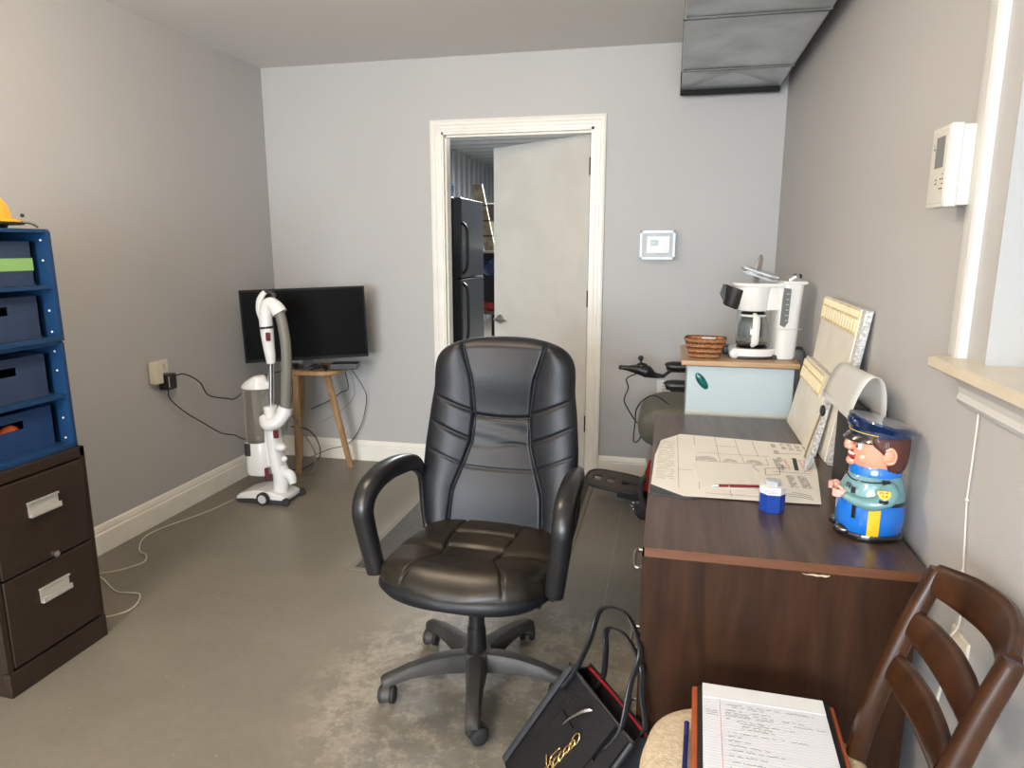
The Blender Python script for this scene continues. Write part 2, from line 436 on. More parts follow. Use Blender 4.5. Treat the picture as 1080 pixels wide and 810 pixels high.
# wall above / beside partition on the storeroom side
bm = B(); box(bm, -3.6, XL - 0.12, 4.12, 4.22, 0, 3.0); box(bm, XR, 1.6, 4.12, 4.22, 0, 3.0); box(bm, XL - 0.12, XR, 4.1, 4.22, H + 0.1, 3.0)
struct('wall_storeroom_front', bm, CORR)

# floor joint and mat
struct('trim_1', box(B(), -0.2065, -0.2035, 0.3, D - 0.02, -0.002, 0.0008), mat('joint_dust', (0.34, 0.31, 0.26), 0.8))

# ================================================================== FURNITURE, largest first
# ------------------------------------------------------------------ desk
DT = wood('desk_top_laminate', (0.048, 0.030, 0.024), (0.120, 0.076, 0.056), 0.30, (34, 2.2, 34), 3.0, spec=.4)
DS = wood('desk_side_laminate', (0.020, 0.0075, 0.003), (0.050, 0.020, 0.0085), 0.42, (26, 26, 2.4), 3.0, spec=.22)
DE = wood('desk_edge', (0.10, 0.035, 0.014), (0.17, 0.065, 0.028), 0.35, (4, 30, 30), 2.0)
dx0, dx1, dy0, dy1, dz = -0.036, 0.536, 1.458, 2.745, 0.740
desk = thing('desk', 'dark walnut laminate desk with reddish edge band along the right wall', 'desk', (0.25, 2.1, 0))
top = obj('desktop', box(B(), dx0 + 0.002, dx1, dy0 + 0.002, dy1, dz - 0.022, dz, 0.0015), DT, desk)
bm = B(); box(bm, dx0, dx1, dy0, dy0 + 0.0045, dz - 0.021, dz - 0.001); box(bm, dx0, dx0 + 0.0045, dy0, dy1, dz - 0.021, dz - 0.001)
obj('edge_band', bm, DE, desk)
obj('side_panel', box(B(), dx0 + 0.002, dx1 - 0.01, dy0 + 0.006, dy0 + 0.026, 0, dz - 0.022), DS, desk)
obj('side_panel', box(B(), dx0 + 0.002, dx1 - 0.01, dy1 - 0.03, dy1 - 0.01, 0, dz - 0.022), DS, desk)
obj('back_panel', box(B(), dx1 - 0.03, dx1 - 0.012, dy0 + 0.026, dy1 - 0.03, 0.25, dz - 0.022), DS, desk)
obj('pedestal', box(B(), dx0 + 0.02, dx1 - 0.032, dy0 + 0.028, dy0 + 0.40, 0.05, dz - 0.024), DS, desk)
for i in range(3):
    z0 = 0.06 + i * 0.218
    d = obj('drawer', box(B(), dx0 - 0.001, dx0 + 0.0195, dy0 + 0.03, dy0 + 0.395, z0, z0 + 0.21, 0.002), DS, desk)
    bm = B(); y = dy0 + 0.21; tube(bm, [(dx0 - 0.001, y - 0.05, z0 + 0.12), (dx0 - 0.022, y - 0.045, z0 + 0.12), (dx0 - 0.022, y + 0.045, z0 + 0.12), (dx0 - 0.001, y + 0.05, z0 + 0.12)], 0.004, 10)
    obj('drawer_handle', bm, NICKEL, d, True)
bm = B()
prism(bm, [(.296, dz - .0272), (.306, dz - .0285), (.312, dz - .0268), (.322, dz - .0262), (.330, dz - .0275), (.338, dz - .0262), (.346, dz - .0270), (.352, dz - .0262), (.350, dz - .0290), (.343, dz - .0315), (.336, dz - .0300), (.326, dz - .0312), (.316, dz - .0295), (.304, dz - .0296)], 'y', dy0 + .0035, dy0 + .0065)
obj('chip', bm, mat('bare_chipboard', (0.55, 0.43, 0.28), 0.9), desk)

# ------------------------------------------------------------------ file cabinet
CAB = mat('brown_steel', (0.026, 0.015, 0.010), 0.42, var=0.10, scale=30, bump=0.05, bscale=300)
fx1, fy0, fy1, fh = -1.955, 1.545, 1.925, 0.716
fc = thing('file_cabinet', 'dark brown steel two-drawer file cabinet against the left wall', 'cabinet', (-2.2, 1.735, 0))
bm = B(); box(bm, -2.49, fx1 - 0.02, fy0, fy1, 0.0, fh, 0.003)
box(bm, fx1 - 0.02, fx1, fy0, fy0 + 0.018, 0.085, fh); box(bm, fx1 - 0.02, fx1, fy1 - 0.018, fy1, 0.085, fh)
box(bm, fx1 - 0.02, fx1, fy0, fy1, fh - 0.035, fh, 0.002)
box(bm, fx1 - 0.02, fx1 + 0.004, fy0 - 0.001, fy1 + 0.001, 0.0, 0.082, 0.002)
obj('cabinet_body', bm, CAB, fc, True)
PULL = mat('aluminium_pull', (0.72, 0.70, 0.64), 0.35, 0.6)
for z0, z1 in ((0.092, 0.378), (0.385, 0.674)):
    d = obj('drawer', box(B(), fx1 - 0.018, fx1 + 0.006, fy0 + 0.022, fy1 - 0.022, z0, z1, 0.003), CAB, fc, True)
    yc = 1.737; zc = z0 + 0.185 if z0 > 0.2 else z0 + 0.185
    h = B(); box(h, fx1 + 0.006, fx1 + 0.008, yc - 0.056, yc + 0.056, zc - 0.022, zc + 0.026)
    prism(h, [(fx1 + 0.007, zc - 0.022), (fx1 + 0.020, zc - 0.022), (fx1 + 0.022, zc - 0.016), (fx1 + 0.020, zc - 0.004), (fx1 + 0.016, zc - 0.004), (fx1 + 0.016, zc - 0.017), (fx1 + 0.007, zc - 0.018)], 'y', yc - 0.056, yc + 0.056)
    box(h, fx1 + 0.006, fx1 + 0.013, yc - 0.058, yc + 0.058, zc + 0.022, zc + 0.027)
    obj('drawer_handle', h, PULL, d)
bm = B(); cyl(bm, (fx1 + 0.004, 1.758, 0.392), (fx1 + 0.012, 1.758, 0.392), 0.011); box(bm, fx1 + 0.0115, fx1 + 0.0125, 1.757, 1.759, 0.387, 0.397)
obj('lock', bm, CHROME, fc, True)

# ------------------------------------------------------------------ stacked blue racks with bins
RB = mat('blue_rack_board', (0.009, 0.042, 0.115), 0.35, var=0.1, scale=12)
BN = mat('blue_grey_bin', (0.022, 0.040, 0.085), 0.6, var=0.08, scale=25, bump=0.1, bscale=300)
BN2 = mat('blue_bin', (0.010, 0.038, 0.115), 0.5, var=0.08, scale=25, bump=0.1, bscale=300)
WH = mat('white_paint_spot', (0.8, 0.8, 0.8), 0.5)
def rack(z0, z1, label):
    r = thing('storage_rack', label, 'rack', (-2.2, 1.72, z0), 0, None)
    xf = -1.975; y0, y1 = 1.33, 1.922
    for y in (y0, y1 - 0.014):
        bm = B(); prism(bm, [(-2.48, z0), (xf, z0), (xf - 0.004, z1 - 0.01), (xf - 0.012, z1), (-2.48, z1)], 'y', y, y + 0.014)
        obj('side_panel', bm, RB, r)
    zz = [z0, z0 + (z1 - z0) * 0.5 - 0.01, z1 - 0.012]
    for z in zz: obj('shelf', box(B(), -2.47, xf - 0.008, y0 + 0.014, y1 - 0.014, z, z + 0.012, 0.001), RB, r)
    obj('front_rail', box(B(), xf - 0.008, xf + 0.004, y0 + 0.014, y1 - 0.014, z0, z0 + 0.016, 0.002), RB, r)
    obj('back_panel', box(B(), -2.485, -2.478, y0, y1, z0, z1), RB, r)
    for z in (z0 + 0.03, z0 + 0.10, z1 - 0.10, z1 - 0.035): obj('peg_cap', cyl(B(), (xf - 0.030, y1 - 0.0145, z), (xf - 0.030, y1 - 0.017, z), 0.0035, n=10), WH, r)
    return zz
def bin_(z, h, label, m, sticker=None, stuff=None):
    y0, y1, xf = 1.35, 1.885, -2.022
    b = thing('storage_bin', label, 'bin', (-2.2, 1.59, z), 0, 'fabric bins in the blue racks')
    bm = B(); t = 0.006
    box(bm, -2.46, xf, y0, y1, z, z + t); box(bm, -2.46, -2.46 + t, y0, y1, z + t, z + h); box(bm, -2.46, xf, y0, y0 + t, z + t, z + h); box(bm, -2.46, xf, y1 - t, y1, z + t, z + h)
    yc = (y0 + y1) / 2 + 0.11; hz0, hz1 = z + h * 0.60, z + h * 0.80; hy0, hy1 = yc - 0.048, yc + 0.048
    box(bm, xf - t, xf, y0, y1, z + t, hz0); box(bm, xf - t, xf, y0, y1, hz1, z + h); box(bm, xf - t, xf, y0, hy0, hz0, hz1); box(bm, xf - t, xf, hy1, y1, hz0, hz1)
    obj('bin_body', bm, m, b)
    if sticker: obj('label_strip', box(B(), xf, xf + 0.0015, y0 + 0.02, y1 - 0.002, z + h * 0.34, z + h * 0.62), mat('green_tape', (0.22, 0.42, 0.14), 0.5), b)
    return b
SH = 0.364
rack(0.7165, 0.7165 + SH, 'blue laminate two-shelf rack standing directly on the brown file cabinet')
rack(0.7175 + SH, 0.7175 + 2 * SH, 'upper blue laminate rack with yellow helmet on top')
bz = [0.7165 + 0.0125, 0.7165 + SH / 2 + 0.003, 0.7175 + SH + 0.0125, 0.7175 + SH * 1.5 + 0.003]
bin_(bz[0], 0.138, 'blue bin with orange thing showing through its hand hole, lowest in racks', BN2)
bin_(bz[1], 0.140, 'blue bin with empty hand hole on upper shelf of the lower rack', BN)
bin_(bz[2], 0.138, 'plain blue bin on the lower shelf of the upper rack', BN)
bin_(bz[3], 0.140, 'blue-grey bin with a green tape strip, topmost of the bins', BN, sticker=True)
bm = B(); ball(bm, (-2.050, 1.74, bz[0] + 0.060), 0.034, 0.5, 1.3, 1.15)
solo('orange_toy', bm, mat('orange_plastic', (0.75, 0.12, 0.03), 0.4), 'small orange item seen through hole of the lowest blue bin', 'toy', (-2.050, 1.74, bz[0] + 0.021), True)

# helmet on top
ht = thing('hard_hat', 'yellow hard hat with black strap lying on top of the blue rack', 'hat', (-2.14, 1.75, 1.447))
bm = B(); rings = []
for i in range(12):
    a = i / 11 * PI / 2; rings.append(ell(-2.14, 1.755, 1.478 + 0.115 * math.sin(a), 0.115 * math.cos(a) + 0.001, 0.15 * math.cos(a) + 0.001, 40))
loft(bm, [ell(-2.14, 1.755, 1.466, 0.135, 0.185, 40), ell(-2.14, 1.755, 1.472, 0.135, 0.185, 40)] + rings)
obj('shell', bm, mat('yellow_shell', (0.85, 0.47, 0.02), 0.35), ht, True)
obj('brim', loft(B(), [ell(-2.14, 1.755, 1.459, 0.137, 0.188, 40), ell(-2.14, 1.755, 1.466, 0.140, 0.191, 40)]), DARKG, ht)
bm = B(); loft(bm, [ell(-2.14, 1.745, 1.448, 0.11, 0.14, 32), ell(-2.14, 1.745, 1.461, 0.115, 0.15, 32)])
tube(bm, [(-2.06, 1.84, 1.464), (-2.03, 1.895, 1.465), (-2.015, 1.915, 1.4515)], 0.0035, 8)
ball(bm, (-2.04, 1.885, 1.488), 0.006)
obj('strap', bm, BLACKP, ht, True)

# ------------------------------------------------------------------ office chair (faces -y)
LE = mat('black_leather', (0.008, 0.009, 0.012), 0.42, spec=.38, var=0.15, scale=8, bump=0.10, bscale=130)
LES = mat('worn_seat_leather', (0.010, 0.009, 0.007), 0.36, spec=.42, col2=(0.030, 0.022, 0.014), scale=6, bump=0.12, bscale=130)
CP1 = mat('chair_black_plastic', (0.014, 0.014, 0.015), 0.33)
CP2 = mat('dusty_black_plastic', (0.030, 0.029, 0.028), 0.5, col2=(0.055, 0.050, 0.045), scale=9)
ocx, ocy = -0.56, 1.955
oc = thing('office_chair', 'black leather high-back office chair with armrests and a five-star base', 'chair', (ocx, ocy, 0), math.radians(-2.5))
def lerp_tab(tab, v):
    for (a, x), (b, y) in zip(tab, tab[1:]):
        if v <= b:
            t = (v - a) / (b - a) if b > a else 0; t = max(0, min(1, t)); t = t * t * (3 - 2 * t) if False else t
            return x + (y - x) * t
    return tab[-1][1]
def sm_tab(tab, v):
    return (lerp_tab(tab, v - 0.02) + lerp_tab(tab, v) + lerp_tab(tab, v + 0.02)) / 3
def padded(bm, W, L, TF, TB, groove, place, nu=90, nv=110, e0=0.05, e1=0.10):
    rings = []
    vs = []
    for j in range(nv + 1):
        t = j / nv; vs.append(0.5 - 0.5 * math.cos(PI * t) * (1 - 0.0))
    vs = [0.75 * v + 0.25 * (j / nv) for j, v in enumerate(vs)]
    for j, v in enumerate(vs):
        def endf(v):
            f = 1.0
            if v < e0: f = math.sqrt(max(0, 1 - ((e0 - v) / e0) ** 2))
            if v > 1 - e1: f = math.sqrt(max(0, 1 - ((v - 1 + e1) / e1) ** 2))
            return f
        f = endf(v); w = W(v)
        ring = []
        for i in range(nu + 1):
            u = -1 + 2 * i / nu
            u = math.sin(u * PI / 2) * 0.4 + u * 0.6
            h = TF(u, v) * (1 - abs(u) ** 5) ** 0.5 * max(f, 0.02)
            h -= groove(u, v) * min(1, f * 1.5) * (1 - abs(u) ** 8)
            ring.append(place(u * w, v * L, h))
        m2 = 24
        for i in range(1, m2):
            u = 1 - 2 * i / m2
            ring.append(place(u * w, v * L, -TB * (1 - abs(u) ** 4) ** 0.5 * max(f, 0.02)))
        rings.append(ring)
    loft(bm, rings); return bm
# backrest
_Wb = lambda v: sm_tab([(0, .235), (.05, .258), (.25, .276), (.45, .272), (.62, .261), (.74, .250), (.9, .250)], v)
def Wb(v):
    if v > .74: return max(.004, .250 * max(0.0, 1 - ((v - .74) / .26) ** 4.6) ** (1 / 2.3))
    return _Wb(v)
seam = lambda v: lerp_tab([(0, .66), (.22, .58), (.38, .45), (.47, .39), (.6, .38), (.8, .45), (1, .62)], v)
def gb(u, v):
    w = Wb(v); s = seam(v); s = min(.97, s * .25 / max(w, .02)) if v > .74 else s; g = 0.008 * math.exp(-((abs(u) - s) * w / 0.0048) ** 2)
    if abs(u) < s:
        g += 0.012 * math.exp(-((v - 0.60 + 0.012 * (1 - (u / s) ** 2)) * 0.68 / 0.007) ** 2)
        g += 0.0035 * math.exp(-((v - 0.455 - 0.01 * math.sin(u * 7)) * 0.68 / 0.006) ** 2) * (0.6 + 0.4 * math.sin(u * 9))
        g += 0.004 * math.exp(-((v - 0.345 + 0.01 * (1 - (u / s) ** 2)) * 0.68 / 0.004) ** 2)
        g += 0.002 * math.sin(v * 60 + u * 5) * math.exp(-((v - 0.52) / 0.06) ** 2)
    else:
        k = (abs(u) - s) / (1 - s)
        for a, b, d, q in ((.62, .71, .007, .006), (.475, .58, .007, .006), (.35, .44, .004, .004)):
            g += d * math.exp(-((v - (a + (b - a) * k)) * 0.68 / q) ** 2)
    return g
def tb(u, v):
    s = seam(v); s = min(.97, s * .25 / max(Wb(v), .02)) if v > .74 else s; c = 0.045 + 0.016 * math.exp(-((v - 0.80) / 0.14) ** 2) + 0.016 * math.exp(-((v - 0.2) / 0.2) ** 2)
    if abs(u) > s: c = 0.052 + 0.012 * math.sin(PI * min(1, (abs(u) - s) / (1 - s)))
    return c
def place_back(a, b, h):
    z = 0.415 + b * 0.985; y = 0.245 + 0.12 * (b / 0.68) + 0.03 * math.sin(PI * b / 0.68 * 0.9)
    yy = y - h - 0.05 * (abs(a) / 0.27) ** 2.2
    return Vector((a, yy, z))
obj('backrest', padded(B(), Wb, 0.68, tb, 0.035, gb, place_back, 200, 220, 0.04, 0.06), LE, oc, True, world=False, ang=0)
# seat
def Ws(v):
    if v < .36: return .262 * max(0.0, 1 - ((.36 - v) / .36) ** 2.7) ** (1 / 2.1) + .004
    return lerp_tab([(.36, .266), (.55, .266), (.85, .245), (.95, .232), (1, .20)], v)
ss = lambda v: lerp_tab([(0, .62), (.15, .52), (.35, .32), (.5, .36), (.75, .42), (1, .38)], v)
def gs(u, v):
    w = Ws(v); s = ss(v); s = min(.97, s * .262 / max(w, .02)) if v < .36 else s; g = 0.008 * math.exp(-((abs(u) - s) * w / 0.005) ** 2)
    if abs(u) < s:
        for p in (.48, .68): g += 0.010 * math.exp(-((v - p - 0.03 * (1 - (u / s) ** 2)) * 0.5 / 0.012) ** 2)
    else: g += 0.010 * math.exp(-((v - 0.42 - 0.1 * (abs(u) - s)) * 0.5 / 0.02) ** 2)
    return g
def ts(u, v): return 0.050 + 0.012 * math.sin(PI * v) + 0.010 * math.exp(-((v - 0.15) / 0.12) ** 2) - 0.016 * math.exp(-((v - 0.42) / 0.2) ** 2) * math.exp(-(u / 0.45) ** 2)
def place_seat(a, b, h):
    return Vector((a, -0.262 + b, 0.418 + h + 0.012 * (0.25 - b) - 0.01 * max(0, 0.1 - b) / 0.1))
obj('seat', padded(B(), Ws, 0.52, ts, 0.012, gs, place_seat, 190, 190, 0.16, 0.06), LES, oc, True, world=False, ang=0)
def place_pan(a, b, h): return Vector((a * 1.015, -0.270 + b * 1.01, 0.398 + h))
obj('seat_pan', padded(B(), Ws, 0.52, lambda u, v: 0.047, 0.030, lambda u, v: 0, place_pan, 50, 60, 0.16, 0.06), LE, oc, True, world=False, ang=0)
# arms
for s in (-1, 1):
    bm = B()
    pts = [(s * .278, -.130, .412), (s * .287, -.138, .475), (s * .300, -.150, .57), (s * .304, -.150, .625), (s * .303, -.112, .670), (s * .300, -.02, .690), (s * .294, .09, .684), (s * .284, .19, .660), (s * .276, .238, .60), (s * .270, .238, .50), (s * .250, .215, .41)]
    tube(bm, pts, [.026, .028, .030, .033, .034, .034, .033, .028, .018, .017, .017], 20, k=8, up=(s, 0, 0.001), ry=[.029, .029, .030, .031, .032, .032, .030, .024, .015, .013, .013], p=2.5)
    # swap: tube's first radius lies across 'up', second along it
    obj('armrest', bm, CP1, oc, True, world=False, ang=0)
bm = B(); box(bm, -.24, .24, -.14, -.08, .365, .385, .004); box(bm, -.22, .22, .18, .23, .365, .385, .004); box(bm, -.09, .09, -.12, .14, .335, .376, .012)
cyl(bm, (0.08, -0.02, 0.352), (0.26, -0.04, 0.345), 0.006)
tube(bm, [(0, .14, .36), (0, .27, .37), (0, .315, .45), (0, .34, .56)], .03, 14, up=(1, 0, 0), ry=.006)
obj('tilt_mechanism', bm, BLACKP, oc, True, world=False)
bm = B(); cyl(bm, (0, 0, .075), (0, 0, .20), .034, .029); cyl(bm, (0, 0, .19), (0, 0, .27), .026, .025); cyl(bm, (0, 0, .26), (0, 0, .345), .021)
obj('gas_column', bm, BLACKP, oc, True, world=False)
bm = B(); lathe(bm, [(.02, .055), (.05, .058), (.056, .075), (.055, .105), (.045, .118), (.034, .120)])
obj('base_hub', bm, CP2, oc, True, world=False)
for k in range(5):
    a = math.radians(-77 + 2.5 + 72 * k); d = Vector((math.cos(a), math.sin(a), 0)); q = Vector((-d.y, d.x, 0))
    rings = []
    for t, z, w, hh in ((.03, .088, .034, .030), (.08, .094, .032, .029), (.15, .095, .027, .024), (.22, .088, .024, .018), (.275, .074, .023, .015), (.300, .068, .022, .014), (.308, .066, .016, .010)):
        c = d * t + Vector((0, 0, z)); rings.append([c + q * (w * x) + Vector((0, 0, hh * y)) for x, y in ((-1, -1), (-.93, .3), (-.62, .85), (0, 1), (.62, .85), (.93, .3), (1, -1), (.4, -.7), (-.4, -.7))])
    obj('base_arm', loft(B(), rings), CP2, oc, True, world=False)
    c = d * .287; ca = a + (0.5, 2.1, -1.0, 0.7, -0.4)[k]; ax = Vector((math.cos(ca), math.sin(ca), 0)); fw = Vector((-ax.y, ax.x, 0)); cc = c + fw * .014
    cs = B(); cyl(cs, c + Vector((0, 0, .028)), c + Vector((0, 0, .062)), .008)
    for s in (-1, 1):
        tube(cs, [cc + ax * (s * .006) + Vector((0, 0, .027)), cc + ax * (s * .010) + Vector((0, 0, .027)), cc + ax * (s * .022) + Vector((0, 0, .027)), cc + ax * (s * .027) + Vector((0, 0, .027))], [.022, .027, .027, .020], 24, smooth=False)
    caster = obj('caster', cs, BLACKR, oc, True, world=False)
    hd = B(); rr = []
    for i in range(9):
        t = -0.25 + i / 8 * (PI * 0.95); o1 = fw * (math.cos(t)) + Vector((0, 0, math.sin(t)))
        rr.append([cc + Vector((0, 0, .027)) + o1 * r_ + ax * x for r_, x in ((.029, -.012), (.032, -.012), (.032, .012), (.029, .012))])
    loft(hd, rr); obj('caster_hood', hd, CP2, caster, True, world=False)

# ------------------------------------------------------------------ floor mat
fm = B(); box(fm, -1.325, -0.40, 2.60, 4.03, 0.0, 0.004)
fm = thing('floor_mat', 'dark grey ribbed floor mat behind the office chair before the door', 'mat', (-0.86, 3.3, 0))
obj('mat_field', box(B(), -1.305, -0.42, 2.62, 4.01, 0.0005, 0.006), mat('mat_rubber', (0.055, 0.050, 0.043), 0.8, var=0.2, scale=60, bump=0.3), fm)
bm = B(); box(bm, -1.33, -1.305, 2.595, 4.035, 0.0005, 0.005); box(bm, -.42, -.395, 2.595, 4.035, 0.0005, 0.005); box(bm, -1.305, -.42, 2.595, 2.62, 0.0005, 0.005); box(bm, -1.305, -.42, 4.01, 4.035, 0.0005, 0.005)
obj('mat_border', bm, mat('mat_edge', (0.17, 0.155, 0.13), 0.6), fm)

# ------------------------------------------------------------------ white cupboard behind the desk, with wooden top
cx0, cx1, cy0, cy1 = 0.078, 0.478, 2.80, 3.20
wc = thing('white_cupboard', 'small pale white cupboard with light wood top behind the desk', 'cupboard', ((cx0 + cx1) / 2, 3.0, 0))
CW = mat('pale_blue_white_laminate', (0.43, 0.50, 0.52), 0.35)
bm = B(); box(bm, cx0 + .004, cx1 - .002, cy0 + .018, cy1, 0.06, .930, .002); box(bm, cx0 + .03, cx1 - .03, cy0 + .05, cy1, 0, .06)
obj('cupboard_body', bm, CW, wc)
dd = obj('cupboard_door', box(B(), cx0, cx1, cy0, cy0 + .017, .075, .926, .002), CW, wc)
obj('door_edge', box(B(), cx0 - .001, cx1 + .001, cy0 - .0005, cy0 + .0165, .715, .748, .001), mat('door_lower_band', (0.46, 0.47, 0.41), 0.45), dd)
bm = B()
Mh = frame((0.135, cy0 - .0005, .868), (math.cos(-0.95), 0, math.sin(-0.95)), (math.sin(.95), 0, math.cos(.95)))
hb = B(); loft(hb, [[Mh @ Vector((.0385 * math.cos(t) * .88 ** k, .0155 * math.sin(t) * .88 ** k, .0 + zz)) for t in [i * PI / 12 for i in range(24)]] for k, zz in ((0, 0), (0, .005), (2, .008), (6, .0095))])
handle = obj('bottle_opener_magnet', hb, mat('teal_black_plastic', (0.0, 0.012, 0.012), 0.15, col2=(0.0, 0.16, 0.13), scale=14), dd, True)
obj('cupboard_top', box(B(), cx0 - .024, cx1 + .016, cy0 - .022, cy1 + .03, .931, .951, .003), wood('light_oak', (0.34, 0.20, 0.10), (0.50, 0.32, 0.17), .4, (3, 40, 40), 2), wc, True)

# ------------------------------------------------------------------ policeman jar
CO = (0.467, 1.650, 0.740)
SKIN = mat('glazed_skin', (0.78, 0.34, 0.22), .22, coat=.6); BLUE = mat('glazed_blue', (0.010, 0.16, 0.62), .16, coat=.8)
TEAL = mat('glazed_grey_teal', (0.16, 0.33, 0.35), .18, coat=.8); NAVY = mat('glazed_navy', (0.003, 0.018, 0.070), .10, coat=1.0)
HAIR = mat('glazed_brown', (0.085, 0.028, 0.022), .4); GBLK = mat('glazed_black', (0.006, 0.006, 0.007), .12, coat=1.0)
YEL = mat('glazed_yellow', (0.78, 0.50, 0.02), .25, coat=.5); PINK = mat('glazed_hand', (0.80, 0.45, 0.36), .25, coat=.5)
WGL = mat('glazed_white', (0.85, 0.83, 0.78), .25, coat=.5); REDM = mat('mouth_red', (0.35, 0.02, 0.02), .4)
cj = thing('cookie_jar', 'glazed ceramic policeman cookie jar in navy cap on near right desk corner', 'cookie jar', CO, math.radians(-3))
def L(bm, name, m, par=cj, sm=True, ang=50):
    tab = ((-.1, -.1), (0, 0), (.09, .090), (.178, .150), (.190, .162), (.250, .236), (.29, .272), (.33, .305))
    for v in bm.verts:
        z = v.co.z
        for (a, x), (b, y) in zip(tab, tab[1:]):
            if a <= z < b: v.co.z = x + (y - x) * (z - a) / (b - a); break
    return obj(name, bm, m, par, sm, world=False, ang=ang)
bm = B(); ball(bm, (-.052, -.026, .016), .020, 1.35, .85, .72); ball(bm, (-.052, .028, .016), .020, 1.35, .85, .72)
lathe(bm, [(.060, .0005), (.070, .003), (.0715, .010), (.069, .016)], sx=1.0, sy=.86); L(bm, 'shoes', GBLK)
bm = B(); lathe(bm, [(.064, .014), (.070, .020), (.0725, .045), (.072, .07), (.070, .088), (.068, .094)], sx=1.0, sy=.86); pants = L(bm, 'trousers', BLUE)
bm = B(); rings = []
for z, r, x in ((.088, .0695, 0), (.10, .0695, 0), (.125, .067, .001), (.15, .061, .002), (.17, .054, .003), (.182, .047, .004), (.186, .040, .004)):
    rings.append(ell(x, 0, z, r, r * .88, 40))
loft(bm, rings); shirt = L(bm, 'shirt', TEAL)
def band(z0, z1, r0, r1, m, name, par=cj, tx=0.0, x=0, yr=.88):
    bm = B(); loft(bm, [ell(x, 0, z0, r0, r0 * yr, 40, tx=tx), ell(x, 0, (z0 + z1) / 2, (r0 + r1) / 2 + .002, ((r0 + r1) / 2 + .002) * yr, 40, tx=tx), ell(x, 0, z1, r1, r1 * yr, 40, tx=tx)]); return L(bm, name, m, par)
band(.089, .100, .0705, .0705, GBLK, 'belt', tx=-0.10)
band(.176, .196, .055, .050, BLUE, 'collar', x=.003)
# yellow trouser stripe facing the room and camera
def patch_on(ang, z0, z1, rad, w, th=.0018, yr=.86, n=6, x=0):
    bm = B(); rings = []
    for k in range(n + 1):
        z = z0 + (z1 - z0) * k / n; r = rad(z)
        pr = []
        for j in range(7):
            a = ang + (j / 6 - .5) * w / r; pr.append((r * math.cos(a) + x, r * yr * math.sin(a), math.cos(a), math.sin(a)))
        rings.append([Vector((q[0], q[1], z)) for q in pr] + [Vector((q[0] + q[2] * th, q[1] + q[3] * th, z)) for q in reversed(pr)])
    loft(bm, rings); return bm
L(patch_on(-PI / 2 - .05, .017, .087, lambda z: .0722 if z > .03 else .0722 - (.03 - z) * .25, .024), 'trouser_stripe', YEL, pants)
L(patch_on(-PI / 2 - .62, .054, .084, lambda z: .0732, .008, .004), 'holster', GBLK, pants)
L(patch_on(-PI / 2 - .72, .120, .140, lambda z: .069 - (z - .11) * .12, .010, .006, .88), 'radio', GBLK, shirt)
# cross strap
bm = B(); tube(bm, [(-.055, .010, .168), (-.048, -.030, .160), (-.020, -.056, .163), (.012, -.060, .168), (.018, -.056, .171)], .0022, 8); box(bm, .006, .022, -.0615, -.053, .160, .174, .001)
L(bm, 'strap', GBLK, shirt)
# shoulder badge on the sleeve
Mb = frame((.012, -.0735, .142), (1, -.05, 0), (0, .35, 1))
def shield(s, z0, z1):
    pts = [(-.8, 1), (-.35, .82), (0, 1.05), (.35, .82), (.8, 1), (1, .45), (.85, -.3), (.4, -.85), (0, -1.1), (-.4, -.85), (-.85, -.3), (-1, .45)]
    b = B(); loft(b, [[Mb @ Vector((u * s, v * s, z0)) for u, v in pts], [Mb @ Vector((u * s, v * s, z1)) for u, v in pts]]); return b
# arms (near side and far side): shoulder - elbow - wrist
arms = {}
for s in (-1, 1):
    bm = B(); tube(bm, [(.020, s * .046, .164), (.021, s * .060, .140), (.012, s * .066, .112), (-.012, s * .066, .098), (-.038, s * .054, .098), (-.060, s * .034, .104)], [.012, .021, .022, .020, .016, .0135], 18, k=6)
    arms[s] = L(bm, 'sleeve', TEAL, cj, ang=0)
    hd = B(); c = Vector((-.066, s * .029, .108)); ball(hd, c, .0125, 1.0, .8, 1.1)
    for i in range(4):
        z = c.z + .010 - i * .0062
        tube(hd, [(c.x - .004, c.y + s * .006, z), (c.x - .014, c.y + s * .004, z - .001), (c.x - .018, c.y - s * .003, z - .001), (c.x - .012, c.y - s * .009, z)], [.0038, .0037, .0034, .003], 8, k=4)
    tube(hd, [(c.x + .002, c.y, c.z + .010), (c.x - .004, c.y - s * .004, c.z + .017), (c.x - .010, c.y - s * .008, c.z + .018)], [.0045, .0042, .0035], 8, k=4)
    L(hd, 'hand', PINK, arms[s], ang=0)
Mb = frame((.006, -.0885, .140), (1, -.03, 0), (0, .25, 1))
L(shield(.0135, -.010, .0005), 'badge', YEL, arms[-1], False)
L(strokes(B(), Mb, [[(-.008, .004), (-.008, .008), (-.004, .008), (-.004, .004)], [(-.001, .004), (-.001, .008)], [(.003, .004), (.003, .008), (.007, .006)], [(-.005, -.004), (-.002, 0), (-.002, -.006)], [(.002, -.005), (.004, .0), (.006, -.005), (.002, -.005)]], .0011, z=.0006), 'badge_marks', GBLK, arms[-1], False)
Mb = frame((.006, -.0890, .118), (1, -.03, 0), (0, -.1, 1))
L(strokes(B(), Mb, [[(-.009, .004), (0, 0), (.009, .004)], [(-.009, .0), (0, -.004), (.009, .0)], [(-.009, -.004), (0, -.008), (.009, -.004)]], .0022, t=.004, z=-.003), 'chevrons', GBLK, arms[-1], False)
